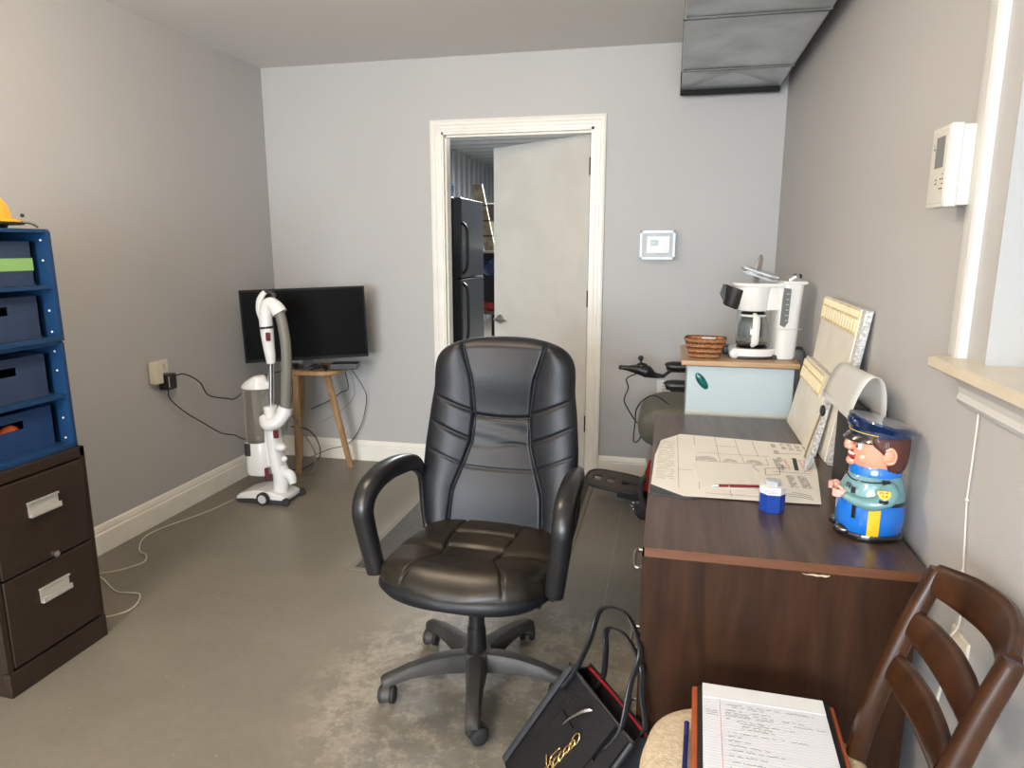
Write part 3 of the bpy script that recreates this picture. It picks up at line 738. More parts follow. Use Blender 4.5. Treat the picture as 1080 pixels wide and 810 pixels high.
# chest badge
bm = B(); c = Vector((-.0550, -.034, .140)); nn = Vector((-.8, -.55, .15)).normalized()
Ms = Matrix.Translation(c) @ nn.to_track_quat('Z', 'Y').to_matrix().to_4x4()
pts = [((.0105 if i % 2 == 0 else .0055) * math.cos(i * PI / 6), (.0105 if i % 2 == 0 else .0055) * math.sin(i * PI / 6)) for i in range(12)]
loft(bm, [[Ms @ Vector((u, v, 0)) for u, v in pts], [Ms @ Vector((u * .9, v * .9, .003)) for u, v in pts]]); L(bm, 'star', CHROME, shirt, False)
# head
bm = B(); rings = []
for z, xf, xb, ry in ((.186, -.036, .050, .040), (.196, -.046, .054, .044), (.206, -.050, .056, .047), (.216, -.048, .058, .049), (.228, -.046, .060, .050), (.238, -.044, .061, .050), (.250, -.046, .060, .049), (.262, -.044, .058, .047)):
    rings.append(ell((xf + xb) / 2, 0, z, (xb - xf) / 2, ry, 40, p=2.2))
loft(bm, rings); head = L(bm, 'head', SKIN, cj, ang=0)
bm = B(); ball(bm, (-.054, 0, .226), .0105, 1.15, .85, .65); tube(bm, [(-.040, 0, .248), (-.050, 0, .240), (-.058, 0, .230), (-.050, 0, .222)], [.006, .008, .009, .006], 12)
L(bm, 'nose', SKIN, head, ang=0)
bm = B(); ball(bm, (-.048, 0, .199), .013, .9, 1.1, .7); L(bm, 'chin', SKIN, head, ang=0)
bm = B(); ball(bm, (-.046, 0, .2095), .017, .62, 1.3, .50); L(bm, 'mouth', REDM, head, ang=0)
bm = B(); ball(bm, (-.0475, 0, .2135), .0155, .58, 1.2, .24); L(bm, 'teeth', WGL, head, ang=0)
for s in (-1, 1):
    bm = B(); ball(bm, (-.0375, s * .0255, .231), .0085, .9, .75, .85, M=None); L(bm, 'eye', WGL, head, ang=0)
    bm = B(); ball(bm, (-.0435, s * .0265, .231), .0034); L(bm, 'pupil', GBLK, head, ang=0)
    bm = B(); tube(bm, [(-.048, s * .014, .239), (-.046, s * .020, .247), (-.038, s * .033, .244)], [.002, .0032, .0015], 8); L(bm, 'eyebrow', GBLK, head, ang=0)
    bm = B(); ball(bm, (-.030, s * .037, .212), .011, 1.2, .55, .9); L(bm, 'cheek', SKIN, head, ang=0)
    bm = B(); rr = []
    ball(bm, (.016, s * .050, .221), .0150, .95, .42, 1.15); tube(bm, [(.010, s * .056, .210), (.024, s * .057, .212), (.027, s * .058, .226), (.018, s * .058, .236), (.008, s * .056, .230)], .0035, 8)
    L(bm, 'ear', SKIN, head, ang=0)
# hair: shell around the back of the head
bm = B(); rings = []
for z, xf, xb, ry in ((.186, .024, .055, .038), (.194, .018, .061, .046), (.206, .012, .065, .052), (.222, .006, .067, .054), (.230, -.004, .068, .0545), (.238, -.016, .068, .0545), (.246, -.020, .068, .054), (.262, -.020, .066, .052)):
    ring = []
    n_ = 40; rx = xb
    for i in range(n_):
        a = -PI * .5 + PI * i / (n_ - 1) * 1.0
        x = xf + (xb - xf) * math.cos(a) ** .7 if math.cos(a) > 1e-6 else xf
        ring.append(Vector((x, ry * math.sin(a), z)))
    rings.append(ring)
loft(bm, rings); L(bm, 'hair', HAIR, head, ang=0)
bm = B()
for i in range(7):
    x = -.012 + i * .0038; tube(bm, [(x, -.0525, .247), (x + .0015, -.0535, .240), (x + .001, -.0535, .232)], .0006, 5, k=2)
L(bm, 'grey_streaks', mat('grey_streak', (.35, .35, .38), .4), head)
# cap
bm = B(); loft(bm, [ell(.006, 0, .252, .060, .053, 40, tx=-.02), ell(.006, 0, .254, .063, .056, 40, tx=-.03), ell(.006, 0, .266, .063, .056, 40, tx=-.08), ell(.006, 0, .268, .060, .053, 40, tx=-.08)])
cap = L(bm, 'cap', NAVY)
bm = B(); loft(bm, [ell(.008, 0, .262, .061, .054, 44, tx=-.12), ell(.008, 0, .274, .067, .060, 44, tx=-.24), ell(.008, 0, .281, .071, .064, 44, tx=-.28), ell(.008, 0, .287, .069, .062, 44, tx=-.28), ell(.008, 0, .287, .056, .054, 44, tx=-.18), ell(.012, 0, .2855, .030, .026, 44, tx=-.12)])
L(bm, 'cap_crown', NAVY, cap)
bm = B(); ball(bm, (-.052, 0, .286), .020, .65, 1.3, .95); L(bm, 'cap_peak', NAVY, cap, ang=0)
bm = B(); rings = []
for t, z in ((0, .256), (.5, .252), (1, .243)):
    rings.append([Vector((.006 - (.060 + .016 * t) * math.cos(a), (.050 + .004 * t) * math.sin(a), z)) for a in [(-.42 + .84 * i / 20) * PI for i in range(21)]] + [Vector((.006 - (.057 + .016 * t) * math.cos(a), (.047 + .004 * t) * math.sin(a), z - .003)) for a in [(.42 - .84 * i / 20) * PI for i in range(21)]])
loft(bm, rings); L(bm, 'visor', GBLK, cap)
bm = B(); tube(bm, [(.006 - .0645 * math.cos(a), .0575 * math.sin(a), .2585 + .006 * math.cos(a)) for a in [(-.42 + .84 * i / 16) * PI for i in range(17)]], .0011, 8, k=2); L(bm, 'gold_cord', YEL, cap)

# ------------------------------------------------------------------ coffee maker (front turned to the left)
cm = thing('coffee_maker', 'white drip coffee maker with its lid open on the wood-topped cupboard', 'coffee maker', (0.375, 2.93, 0.951), math.radians(8))
def K(bm, name, m, par=cm, sm=True, ang=40): return obj(name, bm, m, par, sm, world=False, ang=ang, M=Matrix.Diagonal((1.04, 1.04, 1.2, 1)))
WP = mat('coffee_maker_white', (0.74, 0.73, 0.70), .25); GRYP = mat('grey_window', (0.16, 0.17, 0.17), .2)
# local x: left(-) = carafe side, right(+) = water tank; y- toward camera
bm = B(); loft(bm, [ell(-.045, 0, .0, .080, .066, 40, p=2.6), ell(-.045, 0, .004, .083, .069, 40, p=2.6), ell(-.045, 0, .012, .080, .066, 40, p=2.6)]); box(bm, .02, .095, -.060, .060, 0, .014, .004); K(bm, 'base_foot', DARKG)
bm = B(); loft(bm, [ell(-.045, 0, .010, .084, .068, 40, p=2.6), ell(-.045, 0, .028, .088, .071, 40, p=2.6), ell(-.045, 0, .034, .084, .068, 40, p=2.6)])
K(bm, 'warming_base', WP)
bm = B(); ball(bm, (-.118, -.045, .018), .021, 1, .6, .85); K(bm, 'base_lobe', WP)
bm = B(); cyl(bm, (-.045, 0, .033), (-.045, 0, .037), .058, n=36); K(bm, 'hot_plate', BLACKP)
bm = B(); loft(bm, [ell(.066, -.005, .002, .036, .066, 40, p=3.2), ell(.068, -.005, .012, .040, .070, 40, p=3.2), ell(.072, -.004, .15, .044, .068, 40, p=3.2), ell(.076, -.003, .238, .050, .066, 40, p=3.2), ell(.077, -.003, .250, .050, .066, 40, p=3.2)])
tank = K(bm, 'water_tank', WP)
bm = B(); t0 = -.0708
prism(bm, [(.036, .115), (.050, .108), (.062, .125), (.066, .232), (.042, .236), (.038, .20)], 'y', -.0765, -.066); K(bm, 'water_window', GRYP, tank, False)
bm = B()
for i in range(6): box(bm, .050, .060, -.0775, -.076, .13 + i * .017, .1315 + i * .017)
K(bm, 'level_marks', WP, tank, False)
bm = B(); box(bm, .027, .112, -.0755, -.0725, .1015, .103); 
K(bm, 'seam_line', mat('seam_grey', (.45, .45, .44), .5), tank, False)
bm = B(); loft(bm, [ell(-.050, 0, .158, .056, .056, 40), ell(-.050, 0, .164, .062, .060, 40), ell(-.050, 0, .225, .072, .066, 40), ell(-.050, 0, .238, .073, .067, 40)]); box(bm, -.01, .06, -.05, .05, .160, .246, .006)
K(bm, 'brew_housing', WP)
bm = B(); loft(bm, [ell(-.015, 0, .238, .112, .070, 44, p=3), ell(-.015, 0, .242, .115, .072, 44, p=3), ell(-.015, 0, .248, .112, .070, 44, p=3)]); box(bm, .04, .127, -.07, .066, .246, .256, .004); K(bm, 'top_rim', WP)
bm = B(); loft(bm, [ell(-.045, .055, .06, .05, .012, 30, p=3), ell(-.045, .055, .16, .05, .012, 30, p=3)]); K(bm, 'back_spine', mat('spine_grey', (.25, .26, .27), .4))
# open lid: hinged pale flap raised toward the left, chrome-edged flap standing up
bm = B(); Ml = frame((.03, -.01, .262), (-.95, 0, .25), (0, 1, .15)); loft(bm, [[Ml @ Vector((u, v, w)) for u, v in ((0, -.02), (.035, -.042), (.115, -.036), (.132, -.018), (.132, .018), (.115, .036), (.035, .042), (0, .02))] for w in (-.009, .009)])
lid = K(bm, 'lid', mat('pale_blue_plastic', (.58, .66, .70), .25), ang=30)
bm = B(); tube(bm, [Ml @ Vector(p) for p in ((0, -.022, 0), (.035, -.044, 0), (.115, -.038, 0), (.135, -.018, 0), (.135, .018, 0), (.115, .038, 0), (.035, .044, 0))], .0045, 8, k=5); K(bm, 'lid_rim', CHROME, lid)
bm = B(); Ml2 = frame((-.050, -.012, .245), (.16, 0, .97), (.75, .66, 0)); loft(bm, [[Ml2 @ Vector((u, v, w)) for u, v in ((0, -.012), (.03, -.018), (.085, -.012), (.096, 0), (.085, .012), (.03, .018), (0, .012))] for w in (-.004, .004)])
K(bm, 'standing_flap', CHROME, lid)
bm = B(); tube(bm, [(.075, -.01, .256), (.098, -.012, .268), (.112, -.01, .262)], [.010, .013, .008], 10); K(bm, 'lid_hinge', CHROME, lid)
bm = B(); ball(bm, (.112, -.012, .270), .0085); K(bm, 'lid_button', BLACKP, lid)
# swung-out filter basket
bm = B(); Mf = frame((-.128, -.005, .196), (.92, 0, -.30), (0, 1, 0))
loft(bm, [[Mf @ Vector((r * math.cos(a), r * math.sin(a), z)) for a in [i * PI / 8 for i in range(16)]] for r, z in ((.022, -.030), (.030, -.026), (.044, .030), (.045, .036), (.040, .036))]); loft(bm, [[Mf @ Vector(q) for q in p] for p in (((-.050, -.012, .0), (-.050, .012, .0), (-.050, .012, .034), (-.050, -.012, .034)), ((-.028, -.014, -.02), (-.028, .014, -.02), (-.028, .014, .034), (-.028, -.014, .034)))])
K(bm, 'filter_basket', BLACKP, ang=30)
# carafe
CG = mat('carafe_glass', (.85, .88, .88), .03, trans=1.0)
bm = B(); prof = [(.048, .0), (.056, .004), (.061, .022), (.062, .045), (.058, .072), (.050, .095), (.046, .104), (.046, .108)]
out = [ell(-.047, 0, .038 + z, r, r, 40) for r, z in prof]; inn = [ell(-.047, 0, .038 + max(z, .003), r - .002, r - .002, 40) for r, z in reversed(prof)]
loft(bm, out + inn); ca = K(bm, 'carafe', CG, ang=0)
bm = B(); loft(bm, [ell(-.047, 0, .041, .053, .053, 36), ell(-.047, 0, .047, .0575, .0575, 36)]); K(bm, 'coffee', mat('coffee', (.02, .012, .008), .1), ca)
bm = B(); loft(bm, [ell(-.047, 0, .1385, .0475, .0475, 36), ell(-.047, 0, .1455, .0495, .0495, 36)]); K(bm, 'carafe_collar', WP, ca)
bm = B(); loft(bm, [ell(-.047, 0, .146, .046, .046, 36), ell(-.047, 0, .155, .038, .038, 36)]); K(bm, 'carafe_lid', BLACKP, ca)
bm = B(); tube(bm, [(-.050, -.050, .142), (-.052, -.074, .138), (-.054, -.084, .115), (-.055, -.084, .080), (-.055, -.078, .056), (-.054, -.064, .052)], .014, 14, k=6, ry=.008, up=(0, 1, 0)); K(bm, 'carafe_handle', WP, ca)
bm = B(); tube(bm, [(.115, .05, .02), (.150, .02, .03), (.158, 0, -.02), (.156, -.02, -.12), (.152, 0, -.25)], .003, 8)
tube(bm, [(.118, .055, .02), (.160, .03, .02), (.170, .01, -.05), (.164, 0, -.25)], .003, 8); K(bm, 'power_cord', DARKG)

# basket with papers
bk = thing('wicker_basket', 'small brown woven basket holding white packets beside the coffee maker', 'basket', (0.145, 2.88, 0.951), math.radians(-6)); bk.scale = (1, 1, 1.18)
def wicker():
    m = mat('wicker', (.10, .030, .010), .6); n = m.node_tree.nodes; l = m.node_tree.links; b = n['Principled BSDF']
    tc = n.new('ShaderNodeTexCoord'); w = n.new('ShaderNodeTexWave'); w.bands_direction = 'Z'; w.inputs['Scale'].default_value = 18; w.inputs['Distortion'].default_value = 3
    w.inputs['Detail Scale'].default_value = 8; l.new(tc.outputs['Object'], w.inputs[0]); r = n.new('ShaderNodeValToRGB'); r.color_ramp.elements[0].color = (.10, .035, .012, 1); r.color_ramp.elements[1].color = (.46, .20, .08, 1)
    l.new(w.outputs[0], r.inputs[0]); l.new(r.outputs[0], b.inputs[0]); bp = n.new('ShaderNodeBump'); bp.inputs['Distance'].default_value = .004; l.new(w.outputs[0], bp.inputs['Height']); l.new(bp.outputs[0], b.inputs['Normal']); return m
WK = wicker()
bm = B(); seq = [(.052, .036, 0), (.060, .043, .02), (.070, .050, .05), (.076, .056, .064)]
loft(bm, [ell(0, 0, z, a, b_, 36, p=5) for a, b_, z in seq] + [ell(0, 0, max(z, .004), a - .004, b_ - .004, 36, p=5) for a, b_, z in reversed(seq)]); obj('basket_body', bm, WK, bk, True, world=False)
# woven strands
bm = B()
for k in range(7):
    z = .006 + k * .0085; a = .053 + (.076 - .053) * z / .064; b_ = .037 + (.056 - .037) * z / .064; R = ell(0, 0, z, a, b_, 34, p=4)
    tube(bm, [p * (1.0) + Vector((p.x, p.y, 0)).normalized() * (.003 * (1 if (i + k) % 2 else -.6)) for i, p in enumerate(R + [R[0]])], .0040, 6, k=3)
obj('woven_strands', bm, WK, bk, True, world=False)
bm = B(); R = ell(0, 0, .065, .078, .058, 48, p=5); tube(bm, R + [R[0]], .0045, 8, smooth=False); obj('rim', bm, WK, bk, True, world=False)
PAP = mat('white_paper', (.80, .78, .72), .6)
for i in range(12):
    zz = .9575 + i * .0062; f = .6 + .4 * i / 11
    M_ = Matrix.Translation((.145 + random.uniform(-.018, .018) * f, 2.88 + random.uniform(-.010, .010) * f, zz)) @ Matrix.Rotation(random.uniform(-.35, .35), 4, 'Z')
    solo('paper_packet', box(B(), -.026, .026, -.017, .017, 0, .0058, .0015, M_), PAP, 'white paper packet in the brown wicker basket', 'packet', (.145, 2.88, zz), True, 'paper packets in the wicker basket')
bm = B(); box(bm, .222, .252, 2.99, 3.06, .9515, .985, .006); tube(bm, [(.222, 3.02, .975), (.19, 3.03, .955), (.15, 3.0, .955), (.10, 3.0, .955)], .003, 8)
solo('black_adapter', bm, BLACKP, 'black plastic block between the wicker basket and coffee maker', 'adapter', (.238, 3.02, .951), True)

# ------------------------------------------------------------------ leaning tile panels against the right wall
TP = mat('cream_tile_face', (.76, .72, .63), .45, var=.05, scale=14); GOLD = mat('gold_band', (.60, .44, .18), .4, col2=(.82, .70, .42), scale=40)
TE = mat('stone_chip_edge', (.36, .36, .36), .5, col2=(.78, .76, .72), scale=120)
def panel(bl, br, tr, tl, th, name, label, bands, edge=True):
    P = [Vector(p) for p in (bl, br, tr, tl)]
    nrm = (P[1] - P[0]).cross(P[3] - P[0]).normalized()
    if nrm.x > 0: nrm = -nrm
    t = thing(name, label, 'panel', (P[0] + P[1]) / 2)
    obj('slab', loft(B(), [[p - nrm * th for p in P], P]), TE, t)
    ins = lambda u, v, d: (P[0] * (1 - u) + P[1] * u) * (1 - v) + (P[3] * (1 - u) + P[2] * u) * v + nrm * d
    obj('face_sheet', loft(B(), [[ins(u, v, .0) for u, v in ((0, 0), (.93, 0), (.93, 1), (0, 1))], [ins(u, v, .003) for u, v in ((0, 0), (.93, 0), (.93, 1), (0, 1))]]), TP, t)
    for (u0, u1, v0, v1) in bands:
        bd = obj('decor_band', loft(B(), [[ins(u, v, .003) for u, v in ((u0, v0), (u1, v0), (u1, v1), (u0, v1))], [ins(u, v, .007) for u, v in ((u0, v0), (u1, v0), (u1, v1), (u0, v1))]]), GOLD, t)
        bm = B(); n_ = 14
        for row, (a, b2) in enumerate(((.12, .60), (.70, .95))):
            for i in range(n_ if row == 0 else 20):
                nn_ = n_ if row == 0 else 20
                uu = u0 + (u1 - u0) * (i + .25) / nn_; ue = u0 + (u1 - u0) * (i + .75) / nn_; va = v0 + (v1 - v0) * a; vb = v0 + (v1 - v0) * b2
                loft(bm, [[ins(x, y, .007) for x, y in ((uu, va), (ue, va), (ue, vb), (uu, vb))], [ins(x, y, .0095) for x, y in ((uu, va), (ue, va), (ue, vb), (uu, vb))]])
        obj('raised_pattern', bm, mat('gold_relief', (.86, .78, .55), .4), bd)
    return t, ins
pA, insA = panel((.485, 2.66, .742), (.485, 2.17, .742), (.530, 2.09, 1.216), (.530, 2.60, 1.222), .020, 'tile_sample_panel', 'tall cream tile panel with gold band along its top, leaning on right wall', [(0.0, .93, .84, .995)])
pB, insB = panel((.452, 2.715, .742), (.452, 2.26, .742), (.485, 2.20, 1.000), (.492, 2.64, 1.005), .016, 'tile_sample_panel', 'shorter cream tile panel with gold upper band, leaning in front of the tall one', [(0.0, .80, .70, .97)])
# probe thermometer stuck on panel
tm = thing('probe_thermometer', 'black-headed metal probe leaning on the cream tile panel near cop jar', 'thermometer', (.435, 2.245, .742))
bm = B(); ball(bm, (.443, 2.10, .925), .017, .45, 1, 1); obj('dial_head', bm, BLACKP, tm, True)
bm = B(); tube(bm, [(.440, 2.105, .915), (.435, 2.17, .83), (.430, 2.23, .745)], .003, 8); obj('probe', bm, mat('brass_probe', (.45, .36, .2), .3, .9), tm, True)
# acrylic arch (brochure holder)
AC = mat('frosted_acrylic', (.90, .89, .86), .3, trans=.35, alpha=.85)
prof = []
for p in smooth_path([(.432, 0, .9815), (.440, 0, 1.02), (.458, 0, 1.068), (.478, 0, 1.088), (.498, 0, 1.078), (.508, 0, 1.045), (.512, 0, .9815)], 5): prof.append((p.x, p.z))
bm = B(); rings = []
for k in range(7):
    y = 1.755 + .30 * k / 6; f = k / 6
    o_ = [Vector((x - .004 * f, y, z - .012 * f * (z > 1.0))) for x, z in prof]
    rings.append(o_ + [Vector((p.x * .985 + .472 * .015, p.y, p.z - .002)) for p in reversed(o_)])
loft(bm, rings)
solo('plastic_sheet', bm, AC, 'frosted white plastic sheet curled into an arch over the black case', 'sheet', (.47, 1.905, .9815), True, ang=0)
bc = thing('black_case', 'black storage case standing on the desk under the frosted plastic sheet', 'case', (.490, 1.92, .7405))
obj('case_body', box(B(), .470, .548, 1.89, 2.045, .7405, .955, .006), BLACKR, bc, True)
obj('case_lid', box(B(), .466, .552, 1.886, 2.049, .9555, .981, .005), BLACKP, bc, True)
bm = B(); slab(bm, [(.395, 2.06, .7425), (.43, 2.24, .7425), (.45, 2.20, .765), (.435, 2.12, .758)], .0008)
solo('plastic_scrap', bm, mat('clear_plastic', (.75, .80, .88), .15, trans=.4, alpha=.7), 'small clear plastic scrap by the foot of the cream panels', 'scrap', (.42, 2.15, .7425))

# ------------------------------------------------------------------ drawing sheet, folder, pen, tin on the desk
def quadM(p0, px, py):
    return frame(p0, Vector(px) - Vector(p0), Vector(py) - Vector(p0))
zt = .7405
bm = B(); prism(bm, [(-.032, 1.802), (.075, 1.787), (.20, 1.84), (.30, 2.20), (-.02, 2.34), (-.031, 2.0)], 'z', zt, zt + .003)
solo('folder', bm, mat('dark_folder', (.035, .035, .04), .45), 'dark grey folder peeking out from under the floor plan sheet', 'folder', (.1, 2.0, zt))
sh = thing('floor_plan_sheet', 'large cream floor plan drawing sheet spread across the desk top', 'drawing', (.21, 2.07, zt + .0035))
SP = mat('cream_drawing_paper', (.84, .81, .75), .6, var=.02, scale=6)
po = [(-.036 + .006, 1.875), (.056, 1.797), (.15, 1.800), (.26, 1.803), (.399, 1.812), (.44, 2.08), (.474, 2.375), (.30, 2.395), (.15, 2.415), (.055, 2.425), (-.01, 2.33), (-.026, 2.15)]
bm = B(); loft(bm, [[Vector((x, y, zt + .0036)) for x, y in po], [Vector((x, y, zt + .0046)) for x, y in po]]); obj('sheet', bm, SP, sh)
ZP = Matrix.Translation((0, 0, zt + .0046))
rnd = random.Random(8)
INK = mat('pencil_grey', (.24, .22, .20), .7); INKD = mat('black_ink', (.03, .03, .03), .6); INKR = mat('red_ink', (.55, .03, .03), .6)
segs = []
# plan rooms
segs += [[(.045, 1.86), (.045, 2.40)], [(.045, 2.02), (.10, 2.02), (.10, 1.86)], [(.10, 2.30), (.10, 2.41)], [(.17, 2.20), (.17, 2.41)], [(.235, 2.20), (.235, 2.40)], [(.105, 2.21), (.32, 2.21)], [(.10, 2.12), (.31, 2.12), (.31, 2.19)], [(.17, 2.12), (.17, 2.20)], [(.24, 2.12), (.24, 2.20)], [(.10, 2.12), (.10, 2.17)], [(.29, 2.20), (.29, 2.38)], [(.17, 2.30), (.235, 2.30)], [(.115, 1.83), (.30, 1.83)], [(.18, 1.815), (.18, 1.87)]]
for cx_, n_ in ((.13, 7), (.20, 4), (.27, 5)):
    for i in range(n_): r_ = .008 + i * .004; segs.append([(cx_ + r_ * math.cos(a), 2.125 + r_ * 1.5 * math.sin(a)) for a in [j * PI / 8 for j in range(9)]])
obj('plan_lines', strokes(B(), ZP, segs, .0012), INK, sh)
segs = []
for i in range(20): segs += scribble(-.018, .036, 1.93 + i * .0205, .010, rnd)
obj('plan_notes', strokes(B(), ZP, segs, .0011), INK, sh)
segs = []
for k in range(4):
    for i in range(5): segs += scribble(.345 + k * .0, .36, 2.10 + k * .075 + i * .008, .006, rnd)
for k in range(4):
    for i in range(9):
        if (k + i) % 5: segs += scribble(.375 + k * .022, .390 + k * .022, 2.30 + i * .009 - k * .002, .005, rnd)
for i in range(12): segs += scribble(.375, .40, 1.93 + i * .009, .005, rnd); segs += scribble(.345, .365, 1.93 + i * .009, .005, rnd)
for i in range(14): segs += scribble(.33, .352, 2.08 + i * .0085, .004, rnd)
for i in range(3): segs.append([(.30 + .02 * i, 1.86 + .012 * i), (.36, 1.85 + .015 * i), (.385, 1.835 + .015 * i)])
segs += [[(.29, 2.02), (.33, 2.035), (.34, 2.10), (.295, 2.085), (.29, 2.02)], [(.34, 2.25), (.425, 2.26)], [(.315, 2.06), (.42, 2.06)], [(.275, 2.05), (.26, 2.10), (.29, 2.12)]]
obj('printed_text', strokes(B(), ZP, segs, .0014), INKD, sh)
segs = [[(.381, 2.08), (.392, 2.215)], [(.386, 2.08), (.397, 2.215)]]
bm = strokes(B(), ZP, [[(.384, 2.085), (.396, 2.21)]], .012); obj('title_bar', bm, INKD, sh)
segs = []
for k in range(2):
    for i in range(9): segs += scribble(.404 + k * .013, .414 + k * .013, 2.085 + i * .013, .008, rnd)
for i in range(8): segs += scribble(.362, .370, 2.09 + i * .014, .006, rnd)
obj('red_text', strokes(B(), ZP, segs, .0022), INKR, sh)
# flap of plain paper lying on it
bm = B(); loft(bm, [[Vector((x, y, zt + zz)) for x, y in ((.105, 1.875), (.245, 1.885), (.262, 2.10), (.09, 2.10), (.083, 2.06))] for zz in (.0050, .0058)])
solo('blank_paper', bm, PAP if 'PAP' in globals() else SP, 'blank cream paper lying on the floor plan sheet under the pen', 'paper', (.17, 1.98, zt + .005))
pn = thing('ballpoint_pen', 'dark red pen with metal tip lying on the drawing sheet', 'pen', (.20, 1.892, zt + .006))
bm = B(); tube(bm, [(.150, 1.884, zt + .0098), (.262, 1.902, zt + .0098)], .0038, 12, smooth=False); obj('barrel', bm, mat('maroon_plastic', (.16, .012, .015), .25), pn, True)
bm = B(); tube(bm, [(.134, 1.8815, zt + .0085), (.150, 1.884, zt + .0098)], [.0008, .0034], 12, smooth=False); tube(bm, [(.262, 1.902, zt + .0098), (.270, 1.9033, zt + .0098)], .002, 8, smooth=False); box(bm, -.018, .018, -.001, .001, 0.0035, .0048, 0, Matrix.Translation((.24, 1.8985, zt + .0098)) @ Matrix.Rotation(.16, 4, 'Z'))
tube(bm, [(.176, 1.8882, zt + .0098), (.179, 1.8887, zt + .0098)], .0041, 12, smooth=False); obj('metal_tip', bm, CHROME, pn, True)
tn = thing('ink_box', 'small blue eight-sided box with white printed top standing on the desk', 'box', (.270, 1.755, zt))
def octo(r, z, c=(.270, 1.755), cut=.35):
    return [Vector((c[0] + r * u, c[1] + r * v, z)) for u, v in ((-1, -cut), (-cut * 1.4, -1), (cut * 1.4, -1), (1, -cut), (1, cut), (cut * 1.4, 1), (-cut * 1.4, 1), (-1, cut))]
obj('blue_body', loft(B(), [octo(.0285, zt), octo(.030, zt + .004), octo(.030, zt + .048)]), mat('blue_gloss', (.008, .05, .30), .2, coat=.5), tn)
obj('white_collar', loft(B(), [octo(.0303, zt + .048), octo(.0303, zt + .066), octo(.027, zt + .067)]), WHITEP, tn)
obj('cap', loft(B(), [octo(.018, zt + .067), octo(.018, zt + .078), octo(.015, zt + .079)]), mat('clear_cap', (.72, .76, .80), .15, trans=.4), tn)
Mt = frame((.262, 1.7243, zt + .057), (1, 0, 0), (0, 0, 1)); sg = []
for i in range(3): sg += scribble(-.014, .016, .004 - i * .004, .0022, rnd)
obj('label_print', strokes(B(), Mt, sg, .0006), mat('blue_print', (.05, .12, .4), .6), tn)

# ------------------------------------------------------------------ television, boxes and stool
WS = wood('stool_wood', (.30, .17, .075), (.46, .29, .145), .5, (30, 30, 3), 2)
st = thing('wooden_stool', 'light wood stool with splayed legs carrying the television', 'stool', (-2.10, 3.83, 0))
bm = B(); loft(bm, [ell(-2.10, 3.83, .637, .185, .155, 40, p=2.3), ell(-2.10, 3.83, .642, .190, .16, 40, p=2.3), ell(-2.10, 3.83, .660, .190, .16, 40, p=2.3), ell(-2.10, 3.83, .664, .186, .156, 40, p=2.3)]); obj('seat', bm, WS, st, True)
for (a, b) in (((-2.185, 3.735, .638), (-2.203, 3.725, .0)), ((-2.02, 3.80, .638), (-1.955, 3.935, .0)), ((-2.235, 3.885, .638), (-2.345, 3.985, 0))):
    bm = B(); tube(bm, [a, b], .021, 4, smooth=False, ry=.013, p=8, up=(1, .3, 0)) if False else None
    A = Vector(a); Bq = Vector(b); r = .019
    loft(bm, [[A + Vector((u * r, v * r, 0)) for u, v in ((-1, -.75), (1, -.75), (1, .75), (-1, .75))], [Bq + Vector((u * r * .85, v * r * .85, 0)) for u, v in ((-1, -.75), (1, -.75), (1, .75), (-1, .75))]])
    obj('leg', bm, WS, st, bevel=.003)
TVB = mat('tv_black', (.004, .004, .005), .55, spec=.25)
tv = thing('television', 'black flat-screen television standing on the wooden stool in the corner', 'television', (-2.11, 3.84, .6645))
T0 = Vector((-2.412, 3.56, 0)); T1 = Vector((-1.772, 3.86, 0)); tx = (T1 - T0).normalized(); tnn = Vector((tx.y, -tx.x, 0))   # tnn faces the room
Mtv = Matrix(((tx.x, -tnn.x, 0, T0.x), (tx.y, -tnn.y, 0, T0.y), (0, 0, 1, 0), (0, 0, 0, 1))) ; Mflat = Mtv.copy(); W_ = (T1 - T0).length; Mtv = Mtv @ Matrix.Translation((W_ / 2, 0, .93)) @ Matrix.Rotation(math.radians(-1.5), 4, 'Y') @ Matrix.Translation((-W_ / 2, 0, -.93))
tz0, tz1 = .728, 1.152
bm = B(); box(bm, 0, W_, 0, .028, tz0, tz1, .003, Mtv); box(bm, W_ * .2, W_ * .8, .028, .055, tz0 + .03, tz0 + .27, .008, Mtv)
obj('tv_housing', bm, TVB, tv)
obj('screen', box(B(), .011, W_ - .011, -.0015, .0, tz0 + .018, tz1 - .011, 0, Mtv), mat('screen_black', (.0012, .0012, .0015), .5, spec=.08), tv)
bm = B(); bz0 = .6645; Mtv = Mflat
box(bm, W_ / 2 - .03, W_ / 2 + .03, .028, .050, bz0 + .008, tz0 + .05, .003, Mtv)
loft(bm, [[Mtv @ Vector((W_ / 2 + u, .06 + v, zz)) for u, v in ((-.08, -.01), (-.06, -.03), (.06, -.03), (.08, -.01), (.08, .06), (-.08, .06))] for zz in (bz0, bz0 + .010)])
obj('tv_stand', bm, BLACKP, tv)
cbx = thing('cable_box', 'flat black set-top box on the right side of the stool below the television', 'box', (-1.93, 3.80, .6645))
Mc = Matrix.Translation((-1.945, 3.775, .675)) @ Matrix.Rotation(.28, 4, 'Z')
obj('box_body', box(B(), -.02, .14, -.06, .05, 0, .030, .003, Mc), BLACKP, cbx)
obj('front_strip', box(B(), -.015, .135, -.0608, -.060, .008, .022, 0, Mc), mat('dark_gloss', (.01, .01, .012), .1), cbx)
gp = thing('game_controller', 'black gamepad lying on the front edge of the stool', 'controller', (-2.02, 3.70, .6645))
